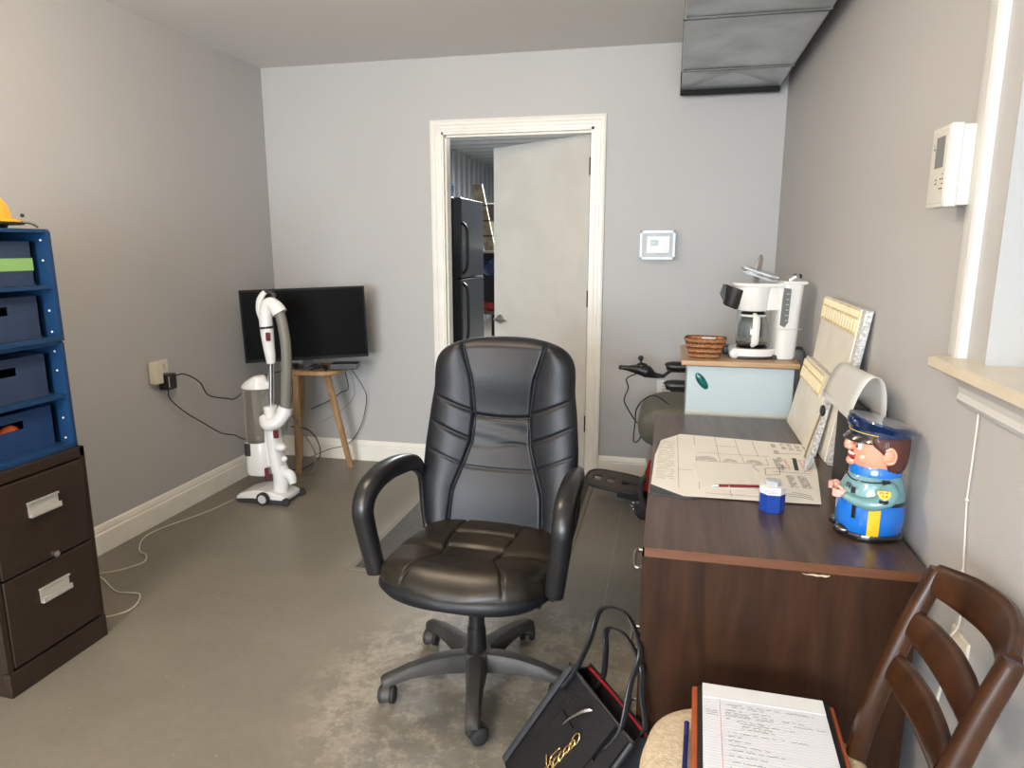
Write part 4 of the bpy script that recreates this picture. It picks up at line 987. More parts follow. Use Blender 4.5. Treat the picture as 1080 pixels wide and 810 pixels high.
bm = B(); tube(bm, [(-2.075, 3.70, .678), (-2.05, 3.715, .688), (-2.015, 3.718, .689), (-1.985, 3.715, .688), (-1.965, 3.695, .678)], [.014, .018, .018, .018, .014], 12, ry=.012, up=(0, 0, 1)); ball(bm, (-2.032, 3.708, .70), .008); ball(bm, (-2.0, 3.708, .70), .008)
obj('controller_body', bm, BLACKP, gp, True)
sb = thing('media_player', 'small black box with ports on the left front of the stool', 'box', (-2.16, 3.71, .6645))
obj('player_body', box(B(), -2.262, -2.20, 3.745, 3.80, .6645, .690, .003), BLACKP, sb)
bm = B()
for i in range(5): box(bm, -2.256 + i * .011, -2.249 + i * .011, 3.7435, 3.745, .672, .680)
obj('ports', bm, mat('port_metal', (.35, .35, .36), .4, .7), sb)
CORD = mat('black_cord', (.012, .012, .012), .5); GCORD = mat('grey_cord', (.17, .17, .17), .5); WCORD = mat('white_cord', (.62, .58, .50), .5)
def cord(name, pts, r, m, parent, lab=None):
    bm = B(); tube(bm, pts, r, 7, k=8); o = obj(name, bm, m, parent, True, ang=0)
    if lab: o['label'] = lab
    return o
cord('power_cord', [(-1.93, 3.86, .66), (-1.99, 4.02, .50), (-2.06, 4.05, .46), (-2.13, 4.05, .41), (-2.25, 4.0, .35)], .003, CORD, tv, 'black cord')
cord('power_cord', [(-1.885, 3.85, .665), (-1.88, 4.0, .52), (-1.885, 4.06, .42), (-1.93, 4.06, .25), (-2.02, 4.05, .12), (-2.15, 4.02, .08), (-2.27, 3.95, .03)], .0025, CORD, cbx)
cord('signal_cord', [(-2.28, 3.78, .60), (-2.245, 3.70, .46), (-2.17, 3.72, .30), (-2.10, 3.74, .16), (-2.09, 3.72, .06), (-2.14, 3.70, .01)], .0045, GCORD, tv, 'grey cord')
cord('power_cord', [(-2.33, 3.88, .26), (-2.22, 3.88, .25), (-2.15, 3.88, .18), (-2.13, 3.86, .08), (-2.2, 3.80, .02), (-2.3, 3.76, .008)], .004, CORD, tv, 'black cord')
cord('signal_cord', [(-2.30, 3.86, .66), (-2.28, 3.84, .50), (-2.30, 3.82, .38), (-2.33, 3.82, .25)], .004, GCORD, tv, 'grey cord')
cord('signal_cord', [(-1.90, 3.87, .665), (-1.97, 4.06, .45), (-2.08, 4.06, .33), (-2.2, 4.05, .26)], .0015, GCORD, cbx, 'thin grey cord')

# ------------------------------------------------------------------ vacuum cleaner
vc = thing('vacuum_cleaner', 'white upright vacuum cleaner with grey hose in front of the television', 'vacuum cleaner', (-2.13, 3.30, 0))
VW = mat('vacuum_white', (.80, .80, .79), .25); VG = mat('vacuum_hose_grey', (.20, .19, .16), .45); VR = mat('vacuum_maroon', (.16, .02, .03), .3); VC = mat('tinted_cup', (.62, .58, .52), .08, trans=.85)
yv = 3.30
# floor head
bm = B()
hp = [(-2.300, .012), (-2.305, .028), (-2.285, .046), (-2.23, .064), (-2.17, .074), (-2.10, .070), (-2.04, .056), (-2.005, .042), (-2.005, .014)]
prism(bm, hp, 'y', 3.225, 3.395); hb = obj('floor_head', bm, VW, vc, bevel=.008)
bm = B(); prism(bm, [(-2.292, .004), (-2.296, .020), (-2.20, .028), (-2.01, .028), (-2.003, .006)], 'y', 3.219, 3.401); obj('brush_skirt', bm, DARKG, hb)
for y in (3.200, 3.405):
    bm = B(); cyl(bm, (-2.125, y - .001, .036), (-2.125, y + .016, .036), .036, n=28); w_ = obj('wheel', bm, BLACKR, vc, True)
    bm = B(); s = -1 if y < 3.3 else 1; y2 = y - .003 if s < 0 else y + .014; cyl(bm, (-2.125, y2, .036), (-2.125, y2 + .005, .036), .024, n=24); obj('hub_cap', bm, mat('hub_grey', (.55, .55, .56), .4), w_, True)
bm = B(); cyl(bm, (-1.995, 3.215, .022), (-1.995, 3.23, .022), .022); cyl(bm, (-1.995, 3.385, .022), (-1.995, 3.40, .022), .022); obj('rear_wheel', bm, BLACKR, vc, True)
# neck and powered body
bm = B(); tube(bm, [(-2.07, yv, .05), (-2.062, yv, .11), (-2.060, yv, .16), (-2.068, yv, .20)], [.040, .044, .046, .040], 20)
tube(bm, [(-2.06, yv, .165), (-2.00, yv - .01, .155), (-1.985, yv - .01, .11)], [.030, .028, .020], 14); obj('swivel_neck', bm, VW, vc, True)
bm = B(); tube(bm, [(-2.068, yv, .17), (-2.083, yv, .30), (-2.092, yv, .44), (-2.100, yv, .54)], [.036, .035, .032, .030], 20, ry=[.05, .05, .045, .04], up=(0, 1, 0), p=2.6)
ball(bm, (-2.045, yv - .02, .315), .033, 1.2, 1, .7); ball(bm, (-2.022, yv - .02, .25), .016)
tube(bm, [(-2.115, yv - .01, .20), (-2.125, yv - .01, .35), (-2.13, yv - .01, .52)], [.018, .022, .018], 10)
obj('main_body', bm, VW, vc, True)
bm = B(); tube(bm, [(-2.130, yv - .02, .475), (-2.095, yv - .045, .445), (-2.05, yv - .03, .455), (-2.020, yv - .01, .495), (-2.008, yv, .535)], [.030, .034, .036, .036, .038], 18); tube(bm, [(-2.02, yv - .005, .500), (-2.015, yv, .515)], .041, 18, smooth=False); obj('elbow', bm, VW, vc, True)
bm = B(); box(bm, -2.055, -2.030, yv - .062, yv - .045, .375, .42, .004); obj('release_button', bm, VR, vc, True)
bm = B(); box(bm, -2.125, -2.11, yv - .06, yv - .04, .13, .20, .003); obj('lower_latch', bm, VR, vc, True)
# dust cup and its mounts
bm = B(); lathe(bm, [(.060, .335), (.066, .345), (.068, .50), (.066, .635)], (-2.185, yv, 0), 32); obj('dust_cup', bm, VC, vc, True)
bm = B(); rings = [ell(-2.185, yv, .150, .060, .055, 32, p=3), ell(-2.185, yv, .165, .066, .062, 32, p=3), ell(-2.185, yv, .33, .064, .060, 32, p=3), ell(-2.185, yv, .337, .060, .056, 32, p=3)]; loft(bm, rings); tube(bm, [(-2.248, yv - .02, .33), (-2.249, yv - .02, .17)], .008, 8, smooth=False); obj('motor_base', bm, VW, vc, True)
bm = B(); box(bm, -2.232, -2.200, yv - .070, yv - .055, .265, .335, .005); obj('cup_latch', bm, DARKG, vc, True)
bm = B(); rings = [ell(-2.18, yv, .636, .080, .058, 32), ell(-2.18, yv, .648, .080, .058, 32), ell(-2.17, yv, .675, .060, .050, 32), ell(-2.155, yv, .700, .032, .036, 32), ell(-2.150, yv, .706, .015, .02, 32)]; loft(bm, rings); tube(bm, [(-2.14, yv - .02, .68), (-2.105, yv, .66), (-2.085, yv, .648)], .012, 10); obj('dusting_nozzle', bm, VW, vc, True)
# wand, handle
bm = B(); tube(bm, [(-2.095, yv, .53), (-2.075, yv, .80)], [.016, .016], 18, smooth=False); obj('chrome_wand', bm, CHROME, vc, True)
bm = B(); tube(bm, [(-2.076, yv, .775), (-2.078, yv, .82), (-2.082, yv, .86), (-2.086, yv, .92), (-2.088, yv, .965)], [.023, .028, .030, .034, .035], 20); obj('wand_grip', bm, VW, vc, True)
bm = B(); tube(bm, [(-2.088, yv, .962), (-2.089, yv, .974)], .037, 20, smooth=False); obj('lock_ring', bm, BLACKP, vc, True)
bm = B(); box(bm, -2.072, -2.052, yv - .042, yv - .028, .90, .945, .004); obj('hand_switch', bm, VR, vc, True)
bm = B(); tube(bm, [(-2.089, yv, .972), (-2.090, yv, 1.03), (-2.082, yv, 1.075), (-2.055, yv, 1.095), (-2.022, yv, 1.072), (-2.004, yv, 1.045)], [.035, .034, .034, .034, .038, .040], 20)
tube(bm, [(-2.115, yv, 1.01), (-2.125, yv, 1.06), (-2.118, yv, 1.11), (-2.095, yv, 1.145), (-2.075, yv, 1.155)], [.014, .017, .017, .015, .010], 14); tube(bm, [(-2.05, yv, 1.08), (-2.052, yv, 1.125)], [.026, .022], 16, smooth=False)
obj('handle', bm, VW, vc, True)
bm = B(); tube(bm, [(-2.090, yv, 1.148), (-2.07, yv, 1.158), (-2.04, yv, 1.148), (-2.03, yv, 1.13)], .011, 10); obj('handle_top', bm, DARKG, vc, True)
bm = B(); P = smooth_path([(-2.006, yv, 1.05), (-1.992, yv, .98), (-1.982, yv, .88), (-1.985, yv, .76), (-1.998, yv, .64), (-2.008, yv, .53)], 26); rr = [.0285 if i % 2 else .0255 for i in range(len(P))]
rings = []
for i, p in enumerate(P):
    T = (P[min(i + 1, len(P) - 1)] - P[max(i - 1, 0)]).normalized(); a = Vector((0, 1, 0)); b_ = T.cross(a).normalized(); rings.append([p + (a * math.cos(t) + b_ * math.sin(t)) * rr[i] for t in [j * PI / 9 for j in range(18)]])
loft(bm, rings); obj('hose', bm, VG, vc, True, ang=0)

# ------------------------------------------------------------------ wall outlet with adapters and cords on the left wall
ol = thing('wall_outlet', 'cream wall outlet plate on the left wall by the black plug', 'outlet', (XL, 2.985, .76))
bm = B(); box(bm, XL, XL + .006, 2.925, 3.045, .705, .825, .002); obj('outlet_plate', bm, CREAMP, ol, True)
bm = B(); box(bm, XL + .006, XL + .045, 2.905, 2.96, .715, .825, .004); obj('outlet_box', bm, CREAMP, ol, True)
bm = B()
for z in (.745, .79):
    for y in (2.985, 3.015): box(bm, XL + .006, XL + .0068, y - .0015, y + .0015, z, z + .012); cyl(bm, (XL + .006, y + .006, z - .008), (XL + .0068, y + .006, z - .008), .003)
obj('sockets', bm, BLACKP, ol)
ad = thing('power_adapter', 'black power adapter plugged into the cream wall outlet', 'adapter', (XL + .007, 3.0, .72))
obj('adapter_body', box(B(), XL + .0072, XL + .060, 2.965, 3.035, .675, .755, .006), BLACKP, ad, True)
obj('adapter_label', box(B(), XL + .060, XL + .0606, 2.975, 2.979, .69, .745), WHITEP, ad)
cord('power_cord', [(XL + .05, 3.035, .74), (XL + .06, 3.10, .735), (XL + .05, 3.22, .67), (XL + .04, 3.30, .58), (XL + .05, 3.45, .53), (XL + .05, 3.52, .515), (XL + .06, 3.62, .55), (XL + .07, 3.75, .60), (-2.36, 3.90, .62)], .0035, CORD, ad)
cord('power_cord', [(XL + .035, 2.995, .676), (XL + .03, 3.01, .62), (XL + .03, 3.12, .52), (XL + .035, 3.22, .45), (XL + .05, 3.36, .35), (XL + .07, 3.46, .31), (XL + .12, 3.44, .30), (-2.26, 3.36, .315)], .003, CORD, ad)
cord('power_cord', [(-2.33, 3.25, .003), (-2.36, 3.05, .003), (-2.44, 2.80, .003), (-2.44, 2.68, .003), (-2.36, 2.56, .003), (-2.29, 2.52, .003), (-2.25, 2.45, .003), (-2.30, 2.36, .003), (-2.36, 2.31, .003), (-2.30, 2.28, .003), (-2.16, 2.20, .003), (-2.05, 2.20, .003), (-2.0, 2.08, .003), (-2.1, 1.98, .003)], .003, WCORD, vc, 'pale cord')

# ------------------------------------------------------------------ wall devices
tb_ = thing('thermostat', 'white thermostat inside a clear guard box on the back wall', 'thermostat', (-.081, D, 1.40))
X0, X1, Z0, Z1 = -.179, .014, 1.318, 1.478
bm = B(); box(bm, -.142, -.015, D - .028, D - .001, 1.352, 1.448, .004); obj('thermostat_body', bm, WHITEP, tb_, True)
bm = B(); box(bm, -.123, -.078, D - .0292, D - .028, 1.392, 1.427); obj('display', bm, mat('green_display', (.12, .18, .13), .3), tb_)
bm = B(); box(bm, -.045, -.025, D - .0300, D - .028, 1.41, 1.425, .001); box(bm, -.045, -.025, D - .0300, D - .028, 1.385, 1.40, .001); obj('buttons', bm, CREAMP, tb_)
t = .006; bm = B(); yg = D - .07
box(bm, X0, X1, yg, yg + .003, Z0, Z1); box(bm, X0, X0 + .003, yg, D, Z0, Z1); box(bm, X1 - .003, X1, yg, D, Z0, Z1); box(bm, X0, X1, yg, D, Z1 - .003, Z1); box(bm, X0, X1, yg, D, Z0, Z0 + .003)
obj('clear_guard', bm, mat('clear_acrylic', (.9, .92, .92), .08, alpha=.10), tb_)
bm = B()
for a, b, c, d in ((X0, X1, Z0, Z0 + .014), (X0, X1, Z1 - .014, Z1), (X0, X0 + .012, Z0, Z1), (X1 - .012, X1, Z0, Z1)): box(bm, a, b, yg - .002, yg - .0005, c, d)
obj('guard_rim', bm, mat('rim_acrylic', (.40, .42, .43), .15, alpha=.75), tb_)
al = thing('wall_controller', 'white wall controller with grey display beside the window trim', 'controller', (XR, 1.54, 1.54))
AW = mat('controller_white', (.66, .65, .60), .4)
bm = B(); box(bm, XR - .034, XR - .001, 1.515, 1.606, 1.468, 1.615, .002); obj('controller_back', bm, AW, al, True)
bm = B(); box(bm, XR - .056, XR - .0345, 1.512, 1.609, 1.465, 1.618, .003); fr = obj('controller_front', bm, AW, al, True)
bm = B(); box(bm, XR - .0572, XR - .0560, 1.519, 1.602, 1.473, 1.610, .001); obj('face_plate', bm, mat('face_white', (.62, .60, .54), .4), fr, True)
bm = B(); box(bm, XR - .0580, XR - .0572, 1.535, 1.578, 1.540, 1.598); obj('display', bm, mat('grey_display', (.16, .16, .15), .25), al)
bm = B()
for i in range(4):
    for j in range(1 + (i % 2)): cyl(bm, (XR - .0572, 1.530 + j * .010, 1.527 - i * .009), (XR - .0582, 1.530 + j * .010, 1.527 - i * .009), .0017, n=8)
obj('indicator_dots', bm, BLACKP, al)
Mx = frame((XR - .0573, 1.587, 1.585), (0, -1, 0), (0, 0, 1)); sg = scribble(-.006, .006, 0, .006, rnd) + scribble(-.004, .004, -.008, .004, rnd) + scribble(.02, .032, -.075, .004, rnd) + scribble(.02, .030, -.068, .004, rnd)
obj('printed_mark', strokes(B(), Mx, sg, .0009), DARKG, al)

# vent on the back wall low behind the wheelchair
vt = thing('wall_vent', 'white louvred vent low on the back wall behind the wheelchair', 'vent', (.03, D, .5))
bm = B(); box(bm, -.055, .20, D - .008, D, .50, .62, .002); obj('vent_frame', bm, WHITEP, vt)
bm = B()
for i in range(6): box(bm, -.025, .19, D - .0125, D - .008, .518 + i * .016, .524 + i * .016)
obj('slat', bm, mat('vent_grey', (.45, .46, .47), .4), vt)

# duct at the ceiling along the right wall
DU = mat('galvanised_duct', (.40, .43, .44), .32, .55, col2=(.60, .63, .65), scale=4)
du = thing('air_duct', 'galvanised rectangular air duct along the ceiling by the right wall', 'duct', (.26, 1.5, 2.2))
secs = [(-1.5, .55), (.55, 1.70), (1.70, 2.79), (2.79, 3.575), (3.575, 4.0)]
for a, b in secs:
    bm = B(); x0_, x1_, z0_ = .010, .500, 2.200
    xm, ym = (x0_ + x1_) / 2, (a + b) / 2; zc_ = z0_ + .006   # cross-broken underside: shallow pyramid facets
    c4 = [Vector((x0_, a, z0_)), Vector((x1_, a, z0_)), Vector((x1_, b, z0_)), Vector((x0_, b, z0_))]
    tp = [p + Vector((0, 0, H - z0_ - .001)) for p in c4]
    vv = [bm.verts.new(p) for p in c4]; vt_ = [bm.verts.new(p) for p in tp]; vc_ = bm.verts.new((xm, ym, z0_ + .032))
    for i in range(4):
        bm.faces.new((vv[i], vv[(i + 1) % 4], vc_)); bm.faces.new((vv[i], vt_[i], vt_[(i + 1) % 4], vv[(i + 1) % 4]))
    bm.faces.new(vt_)
    obj('duct_section', bm, DU, du)
bm = B()
CLE = mat('dark_cleat', (.12, .12, .11), .45, .5)
for y in (.55, 1.70, 2.79, 3.575):
    bm = B(); box(bm, .003, .506, y - .008, y + .008, 2.1935, 2.1995); box(bm, .003, .0095, y - .010, y + .010, 2.1935, H - .01); box(bm, .501, .506, y - .010, y + .010, 2.1935, H - .01); obj('drive_cleat', bm, CLE, du)
bm = B(); box(bm, .004, .506, 4.001, 4.035, 2.178, H - .002, .004); obj('end_collar', bm, mat('black_collar', (.008, .009, .008), .85), du)
bm = B(); box(bm, .010, .014, -1.5, 4.0, 2.1965, 2.1998); box(bm, .496, .500, -1.5, 4.0, 2.1965, 2.1998); obj('corner_seam', bm, mat('seam_metal', (.5, .5, .5), .3, .6), du)

# ------------------------------------------------------------------ power wheelchair behind the desk (faces left)
pw = thing('power_wheelchair', 'power wheelchair with joystick, olive seat and red side shroud behind desk', 'wheelchair', (.12, 3.62, 0))
OL = mat('olive_vinyl', (.13, .125, .095), .5, var=.08, bump=.2)
bm = B(); rings = []
for y, k in ((3.42, .90), (3.44, .97), (3.50, 1), (3.78, 1), (3.83, .97), (3.85, .90)):
    rings.append([Vector((.10 + .235 * k * (math.copysign(abs(math.cos(a)) ** .7, math.cos(a))), y, .500 + .115 * k * math.copysign(abs(math.sin(a)) ** .8, math.sin(a)))) for a in [i * PI / 18 for i in range(36)]])
loft(bm, rings); obj('seat', bm, OL, pw, True, ang=0)
bm = B(); rings = []
for z, k in ((.60, .9), (.66, 1), (.70, 1)): rings.append(ell(.42, 3.62, z, .045 * k, .20 * k, 30, p=3))
loft(bm, rings); obj('backrest', bm, OL, pw, True)
for y, z in ((3.44, .715), (3.82, .745)):
    bm = B(); tube(bm, [(-.005, y, z), (.03, y, z + .006), (.25, y, z + .006), (.31, y, z)], [.024, .036, .036, .024], 16, ry=[.018, .027, .027, .018], up=(0, 0, 1)); obj('arm_pad', bm, BLACKP, pw, True)
    bm = B(); cyl(bm, (.22, y, z - .02), (.26, y, .48), .011); cyl(bm, (.02, y, z - .018), (.25, y, z - .018), .009); obj('arm_support', bm, DARKG, pw, True)
bm = B(); tube(bm, [(-.01, 3.60, .735), (-.06, 3.60, .738), (-.10, 3.60, .755), (-.14, 3.60, .765), (-.20, 3.60, .770), (-.23, 3.60, .773)], [.010, .018, .036, .036, .018, .014], 16, ry=[.008, .016, .034, .028, .014, .012], up=(0, 0, 1)); ball(bm, (-.235, 3.60, .773), .013)
js = obj('joystick_pod', bm, BLACKP, pw, True)
bm = B(); cyl(bm, (-.128, 3.60, .775), (-.134, 3.60, .815), .006); ball(bm, (-.135, 3.60, .825), .014); ball(bm, (-.128, 3.60, .786), .030, 1, 1, .55); obj('joystick', bm, BLACKP, js, True)
bm = B(); cyl(bm, (-.02, 3.60, .733), (.02, 3.82, .728), .009); obj('joystick_bracket', bm, DARKG, pw, True)
bm = B(); tube(bm, [(-.15, 3.60, .745), (-.205, 3.62, .71), (-.195, 3.63, .66), (-.215, 3.66, .60), (-.21, 3.67, .56), (-.16, 3.67, .48), (-.12, 3.67, .43), (-.13, 3.67, .37), (-.16, 3.67, .36), (-.155, 3.67, .47), (-.15, 3.66, .54), (-.11, 3.64, .60), (-.05, 3.62, .625), (.05, 3.42, .60)], .0035, 6, k=5); obj('joystick_cable', bm, CORD, pw, True)
bm = B(); rings = []
for y, k in ((3.44, .85), (3.46, 1), (3.78, 1), (3.80, .85)):
    rings.append([Vector((.12 + .21 * k * u, y, .265 + .125 * k * v)) for u, v in ((-1, -.9), (-1.02, -.2), (-.9, .45), (-.6, .85), (0, 1), (.8, .9), (1, .5), (1, -.9))])
loft(bm, rings); obj('red_shroud', bm, mat('red_shroud_paint', (.22, .010, .010), .2, coat=.8), pw, True)
bm = B(); box(bm, -.05, .33, 3.45, 3.79, .085, .145, .01); tube(bm, [(-.08, 3.46, .24), (-.105, 3.45, .20), (-.10, 3.44, .12), (-.06, 3.44, .06)], .014, 8); cyl(bm, (.10, 3.62, .30), (.10, 3.62, .42), .04); obj('chassis', bm, DARKG, pw, True)
for x, y, r_ in ((.10, 3.41, .155), (.10, 3.83, .155)):
    bm = B(); tube(bm, [(x, y - .028, r_), (x, y - .02, r_), (x, y + .02, r_), (x, y + .028, r_)], [r_ * .88, r_, r_, r_ * .88], 32, smooth=False); obj('wheel', bm, BLACKR, pw, True)
for x, y in ((-.085, 3.47), (-.085, 3.77), (.34, 3.47), (.34, 3.77)):
    bm = B(); tube(bm, [(x, y - .018, .05), (x, y - .012, .05), (x, y + .012, .05), (x, y + .018, .05)], [.042, .05, .05, .042], 24, smooth=False); box(bm, x - .012, x + .012, y - .024, y + .024, .05, .11, .004); obj('caster', bm, BLACKR, pw, True)
# footplate with square holes, tilted slightly
bm = B(); Mfp = frame((-.245, 3.66, .125), (1, -.12, -.10), (.10, 1, .16))
outl = [(.165 * math.copysign(abs(math.cos(a)) ** .55, math.cos(a)), .098 * math.copysign(abs(math.sin(a)) ** .7, math.sin(a))) for a in [i * PI / 20 for i in range(40)]]
def plate(outl, holes, M, z0, z1):
    """plate with rectangular holes, built by columns"""
    b = B(); xs = sorted(set([-.165 + .33 * i / 44 for i in range(45)] + [h[0] for h in holes] + [h[1] for h in holes]))
    def yext(x):
        k = min(1, abs(x) / .165); s = (1 - k ** (2 / .55)) ** (.7 / 2) if k < 1 else 0.0
        return .098 * s
    for a, c in zip(xs, xs[1:]):
        m = (a + c) / 2; cuts = [h for h in holes if h[0] < m < h[1]]
        spans = [('lo', 'hi')] if not cuts else [('lo', cuts[0][2]), (cuts[0][3], 'hi')]
        for s0, s1 in spans:
            f = lambda s, x: -yext(x) if s == 'lo' else yext(x) if s == 'hi' else s
            q = [(a, f(s0, a)), (c, f(s0, c)), (c, f(s1, c)), (a, f(s1, a))]
            loft(b, [[M @ Vector((u, v, z0)) for u, v in q], [M @ Vector((u, v, z1)) for u, v in q]])
    bmesh.ops.remove_doubles(b, verts=b.verts, dist=1e-5); return b
fp = obj('footplate', plate(outl, [(-.125, -.085, -.032, .030), (-.052, -.010, -.032, .030), (.030, .070, -.030, .026)], Mfp, -.008, .008), mat('footplate_plastic', (.075, .064, .052), .5), pw)
bm = B(); tube(bm, [Mfp @ Vector((u * 1.0, v * 1.0, .002)) for u, v in outl[::2]] + [Mfp @ Vector((*outl[0], .002))], .010, 8, k=3); obj('footplate_rim', bm, DARKG, fp, True, ang=0)
bm = B(); box(bm, .02, .15, -.06, .05, -.06, -.012, .006, Mfp); cyl(bm, Mfp @ Vector((.10, 0, -.03)), (-.05, 3.62, .13), .02); box(bm, .05, .16, -.004, .006, .008, .016, .002, Mfp); obj('footplate_mount', bm, DARKG, fp, True)
bm = B(); M_ = Matrix.Translation((-.115, 3.45, .10)); 
for i in range(6): a = i * PI / 3; cyl(bm, (-.13 + .02 * math.cos(a), 3.48, .07 + .02 * math.sin(a)), (-.13 + .02 * math.cos(a), 3.465, .07 + .02 * math.sin(a)), .004, n=8)
obj('bolt', bm, CHROME, pw, True)

# ------------------------------------------------------------------ handbag leaning against the desk
HB = mat('black_bag_leather', (.012, .012, .014), .42, var=.1, bump=.3, bscale=200)
hbg = thing('handbag', 'black leather tote bag with gold charm leaning against the desk side', 'handbag', (-.20, 1.42, 0))
A0 = Vector((-.205, 1.615, .325)); A1 = Vector((-.035, 1.36, .325))       # top edge, room side panel
B0 = Vector((-.385, 1.60, .02)); B1 = Vector((-.235, 1.265, .02))        # bottom edge of the same panel
nb_ = (A1 - A0).cross(B0 - A0).normalized()
if nb_.z < 0: nb_ = -nb_
# nb_ points up/outwards to the room; thickness goes the other way
def bagpt(u, v, d):   # u along width 0..1, v from top 0 to bottom 1, d outward
    return (A0 * (1 - u) + A1 * u) * (1 - v) + (B0 * (1 - u) + B1 * u) * v + nb_ * d
TH = Vector((.10, .03, -.005))
def bagpanel(off, bulge, name):
    bm = B(); N = 14; g0 = []; g1 = []
    for j in range(N + 1):
        v = j / N; r0 = []; r1 = []
        for i in range(N + 1):
            u = i / N; d = bulge * math.sin(PI * u) * math.sin(PI * min(1, v * .9 + .05)); p = bagpt(u, v, d) + off * (1 if v < .9 else 1)
            r0.append(p); r1.append(p - nb_ * .006)
        g0.append(r0 + list(reversed(r1)))
    loft(bm, g0); return obj(name, bm, HB, hbg, True, ang=50)
fpan = bagpanel(Vector((0, 0, 0)), .012, 'front_panel')
TOPOFF = Vector((.045, .028, -.004)); BOTOFF = Vector((.135, .06, -.012))
bm = B(); N = 12; g0 = []
for j in range(N + 1):
    v = j / N; r = []
    for i in range(N + 1): r.append(bagpt(i / N, v, 0) + TOPOFF * (1 - v) + BOTOFF * v)
    g0.append(r + [p + nb_ * .005 for p in reversed(r)])
loft(bm, g0); obj('back_panel', bm, HB, hbg, True, ang=50)
for u in (0, 1):
    bm = B(); g0 = []
    for j in range(N + 1):
        v = j / N; r = []
        for i in range(7):
            k = i / 6; ins_ = (1 if u == 0 else -1) * .035 * math.sin(PI * k) * (1 - v)
            r.append(bagpt(u + ins_, v, 0) + (TOPOFF * (1 - v) + BOTOFF * v) * k)
        dd_ = (A1 - A0).normalized() * (.004 if u == 0 else -.004); g0.append(r + [p + dd_ for p in reversed(r)])
    loft(bm, g0); obj('side_gusset', bm, HB, hbg, True, ang=50)
bm = B(); loft(bm, [[bagpt(0, 1, 0), bagpt(1, 1, 0), bagpt(1, 1, 0) + BOTOFF, bagpt(0, 1, 0) + BOTOFF], [p + Vector((0, 0, .006)) for p in (bagpt(0, 1, 0), bagpt(1, 1, 0), bagpt(1, 1, 0) + BOTOFF, bagpt(0, 1, 0) + BOTOFF)]]); obj('bag_bottom', bm, HB, hbg)
# piped edges, wide edge strip down the far side, pocket panel, flap tab
bm = B(); tube(bm, [bagpt(.0, 0, .006), bagpt(0, .5, .006), bagpt(0, .97, .006)], .011, 10, ry=.006, up=nb_); tube(bm, [bagpt(1, 0, .006), bagpt(1, .5, .006), bagpt(1, .97, .006)], .006, 8); tube(bm, [bagpt(0, 0, .004), bagpt(.5, 0, .006), bagpt(1, 0, .004)], .004, 8); obj('edge_trim', bm, mat('edge_leather', (.035, .037, .042), .4), hbg, True)
bm = B(); 
def bq(u0, u1, v0, v1, d0, d1, name, m=HB, par=fpan, bev=.002):
    b = B(); n_ = 6; g = []
    for j in range(n_ + 1):
        v = v0 + (v1 - v0) * j / n_; r = []
        for i in range(n_ + 1):
            u = u0 + (u1 - u0) * i / n_; r.append(bagpt(u, v, d0 + .012 * math.sin(PI * u) * math.sin(PI * min(1, v * .9 + .05))))
        g.append(r + [p + nb_ * (d1 - d0) for p in reversed(r)])
    loft(b, g); return obj(name, b, m, par, True, ang=50)
bq(.24, .92, .26, .96, .001, .006, 'front_pocket', mat('matte_pocket', (.008, .008, .009), .6))
bq(.50, .80, .0, .50, .006, .011, 'closure_flap')
bq(.84, .97, .0, .45, .004, .009, 'side_strap')
# handles
def handle(off, us, hgt, lean, name='handle'):
    b = B(); p0 = bagpt(us[0], .10, .012) + off; p1 = bagpt(us[1], .10, .012) + off; t0 = bagpt(us[0], 0, .010) + off; t1 = bagpt(us[1], 0, .010) + off
    up = Vector((lean[0], lean[1], 1)).normalized(); m = (t0 + t1) / 2
    tube(b, [p0 - (bagpt(0, 0, 0) - bagpt(0, .12, 0)) * .6, t0, t0 * .85 + m * .15 + up * hgt * .45, t0 * .80 + m * .20 + up * hgt * .82, m + up * hgt, t1 * .80 + m * .20 + up * hgt * .82, t1 * .85 + m * .15 + up * hgt * .45, t1, p1 - (bagpt(0, 0, 0) - bagpt(0, .12, 0)) * .6], .0035, 10, k=7, ry=.0085, up=(A1 - A0).cross(Vector((0, 0, 1))).cross(A1 - A0).cross(A1 - A0).normalized() if False else nb_)
    return obj(name, b, mat('handle_leather', (.014, .014, .016), .3), hbg, True, ang=0)
handle(Vector((0, 0, 0)), (.10, .86), .22, (.28, .22))
handle(TOPOFF, (.25, .90), .17, (-.02, .12))
bm = B(); tube(bm, [bagpt(.02, 0, -.02) + TOPOFF * .5, bagpt(.2, -.02, -.012) + TOPOFF * .5, bagpt(.45, 0, -.02) + TOPOFF * .6, bagpt(.7, .0, -.02) + TOPOFF * .6, bagpt(.98, 0, -.02) + TOPOFF * .5], [.004, .009, .008, .006, .005], 8, ry=.004); obj('red_zip_lining', bm, mat('red_lining', (.35, .010, .015), .5), hbg, True)
bm = B(); c = bagpt(.47, .17, .020); tube(bm, [bagpt(.38, .30, .020), bagpt(.42, .22, .024), bagpt(.50, .10, .024), bagpt(.545, .06, .018)], [.0018, .003, .006, .003], 10); obj('silver_clasp', bm, CHROME, hbg, True)
GO = mat('gold_metal', (.72, .50, .22), .25, 1.0)
bm = B(); q = lambda u, v: bagpt(u, v, .024)
def ringat(c, ax1, ax2, r1, r2, w): tube(bm, [c + ax1 * (r1 * math.cos(t)) + ax2 * (r2 * math.sin(t)) for t in [i * PI / 8 for i in range(17)]], w, 6, k=2)
ax1 = (A0 - B0).normalized(); ax2 = nb_.cross(ax1)
ringat(q(.60, .27), ax1, ax2, .018, .010, .0022)
for i in range(6): ringat(q(.60 - .012 * i, .31 + .055 * i), ax1, ax2, .013, .0065, .0026)
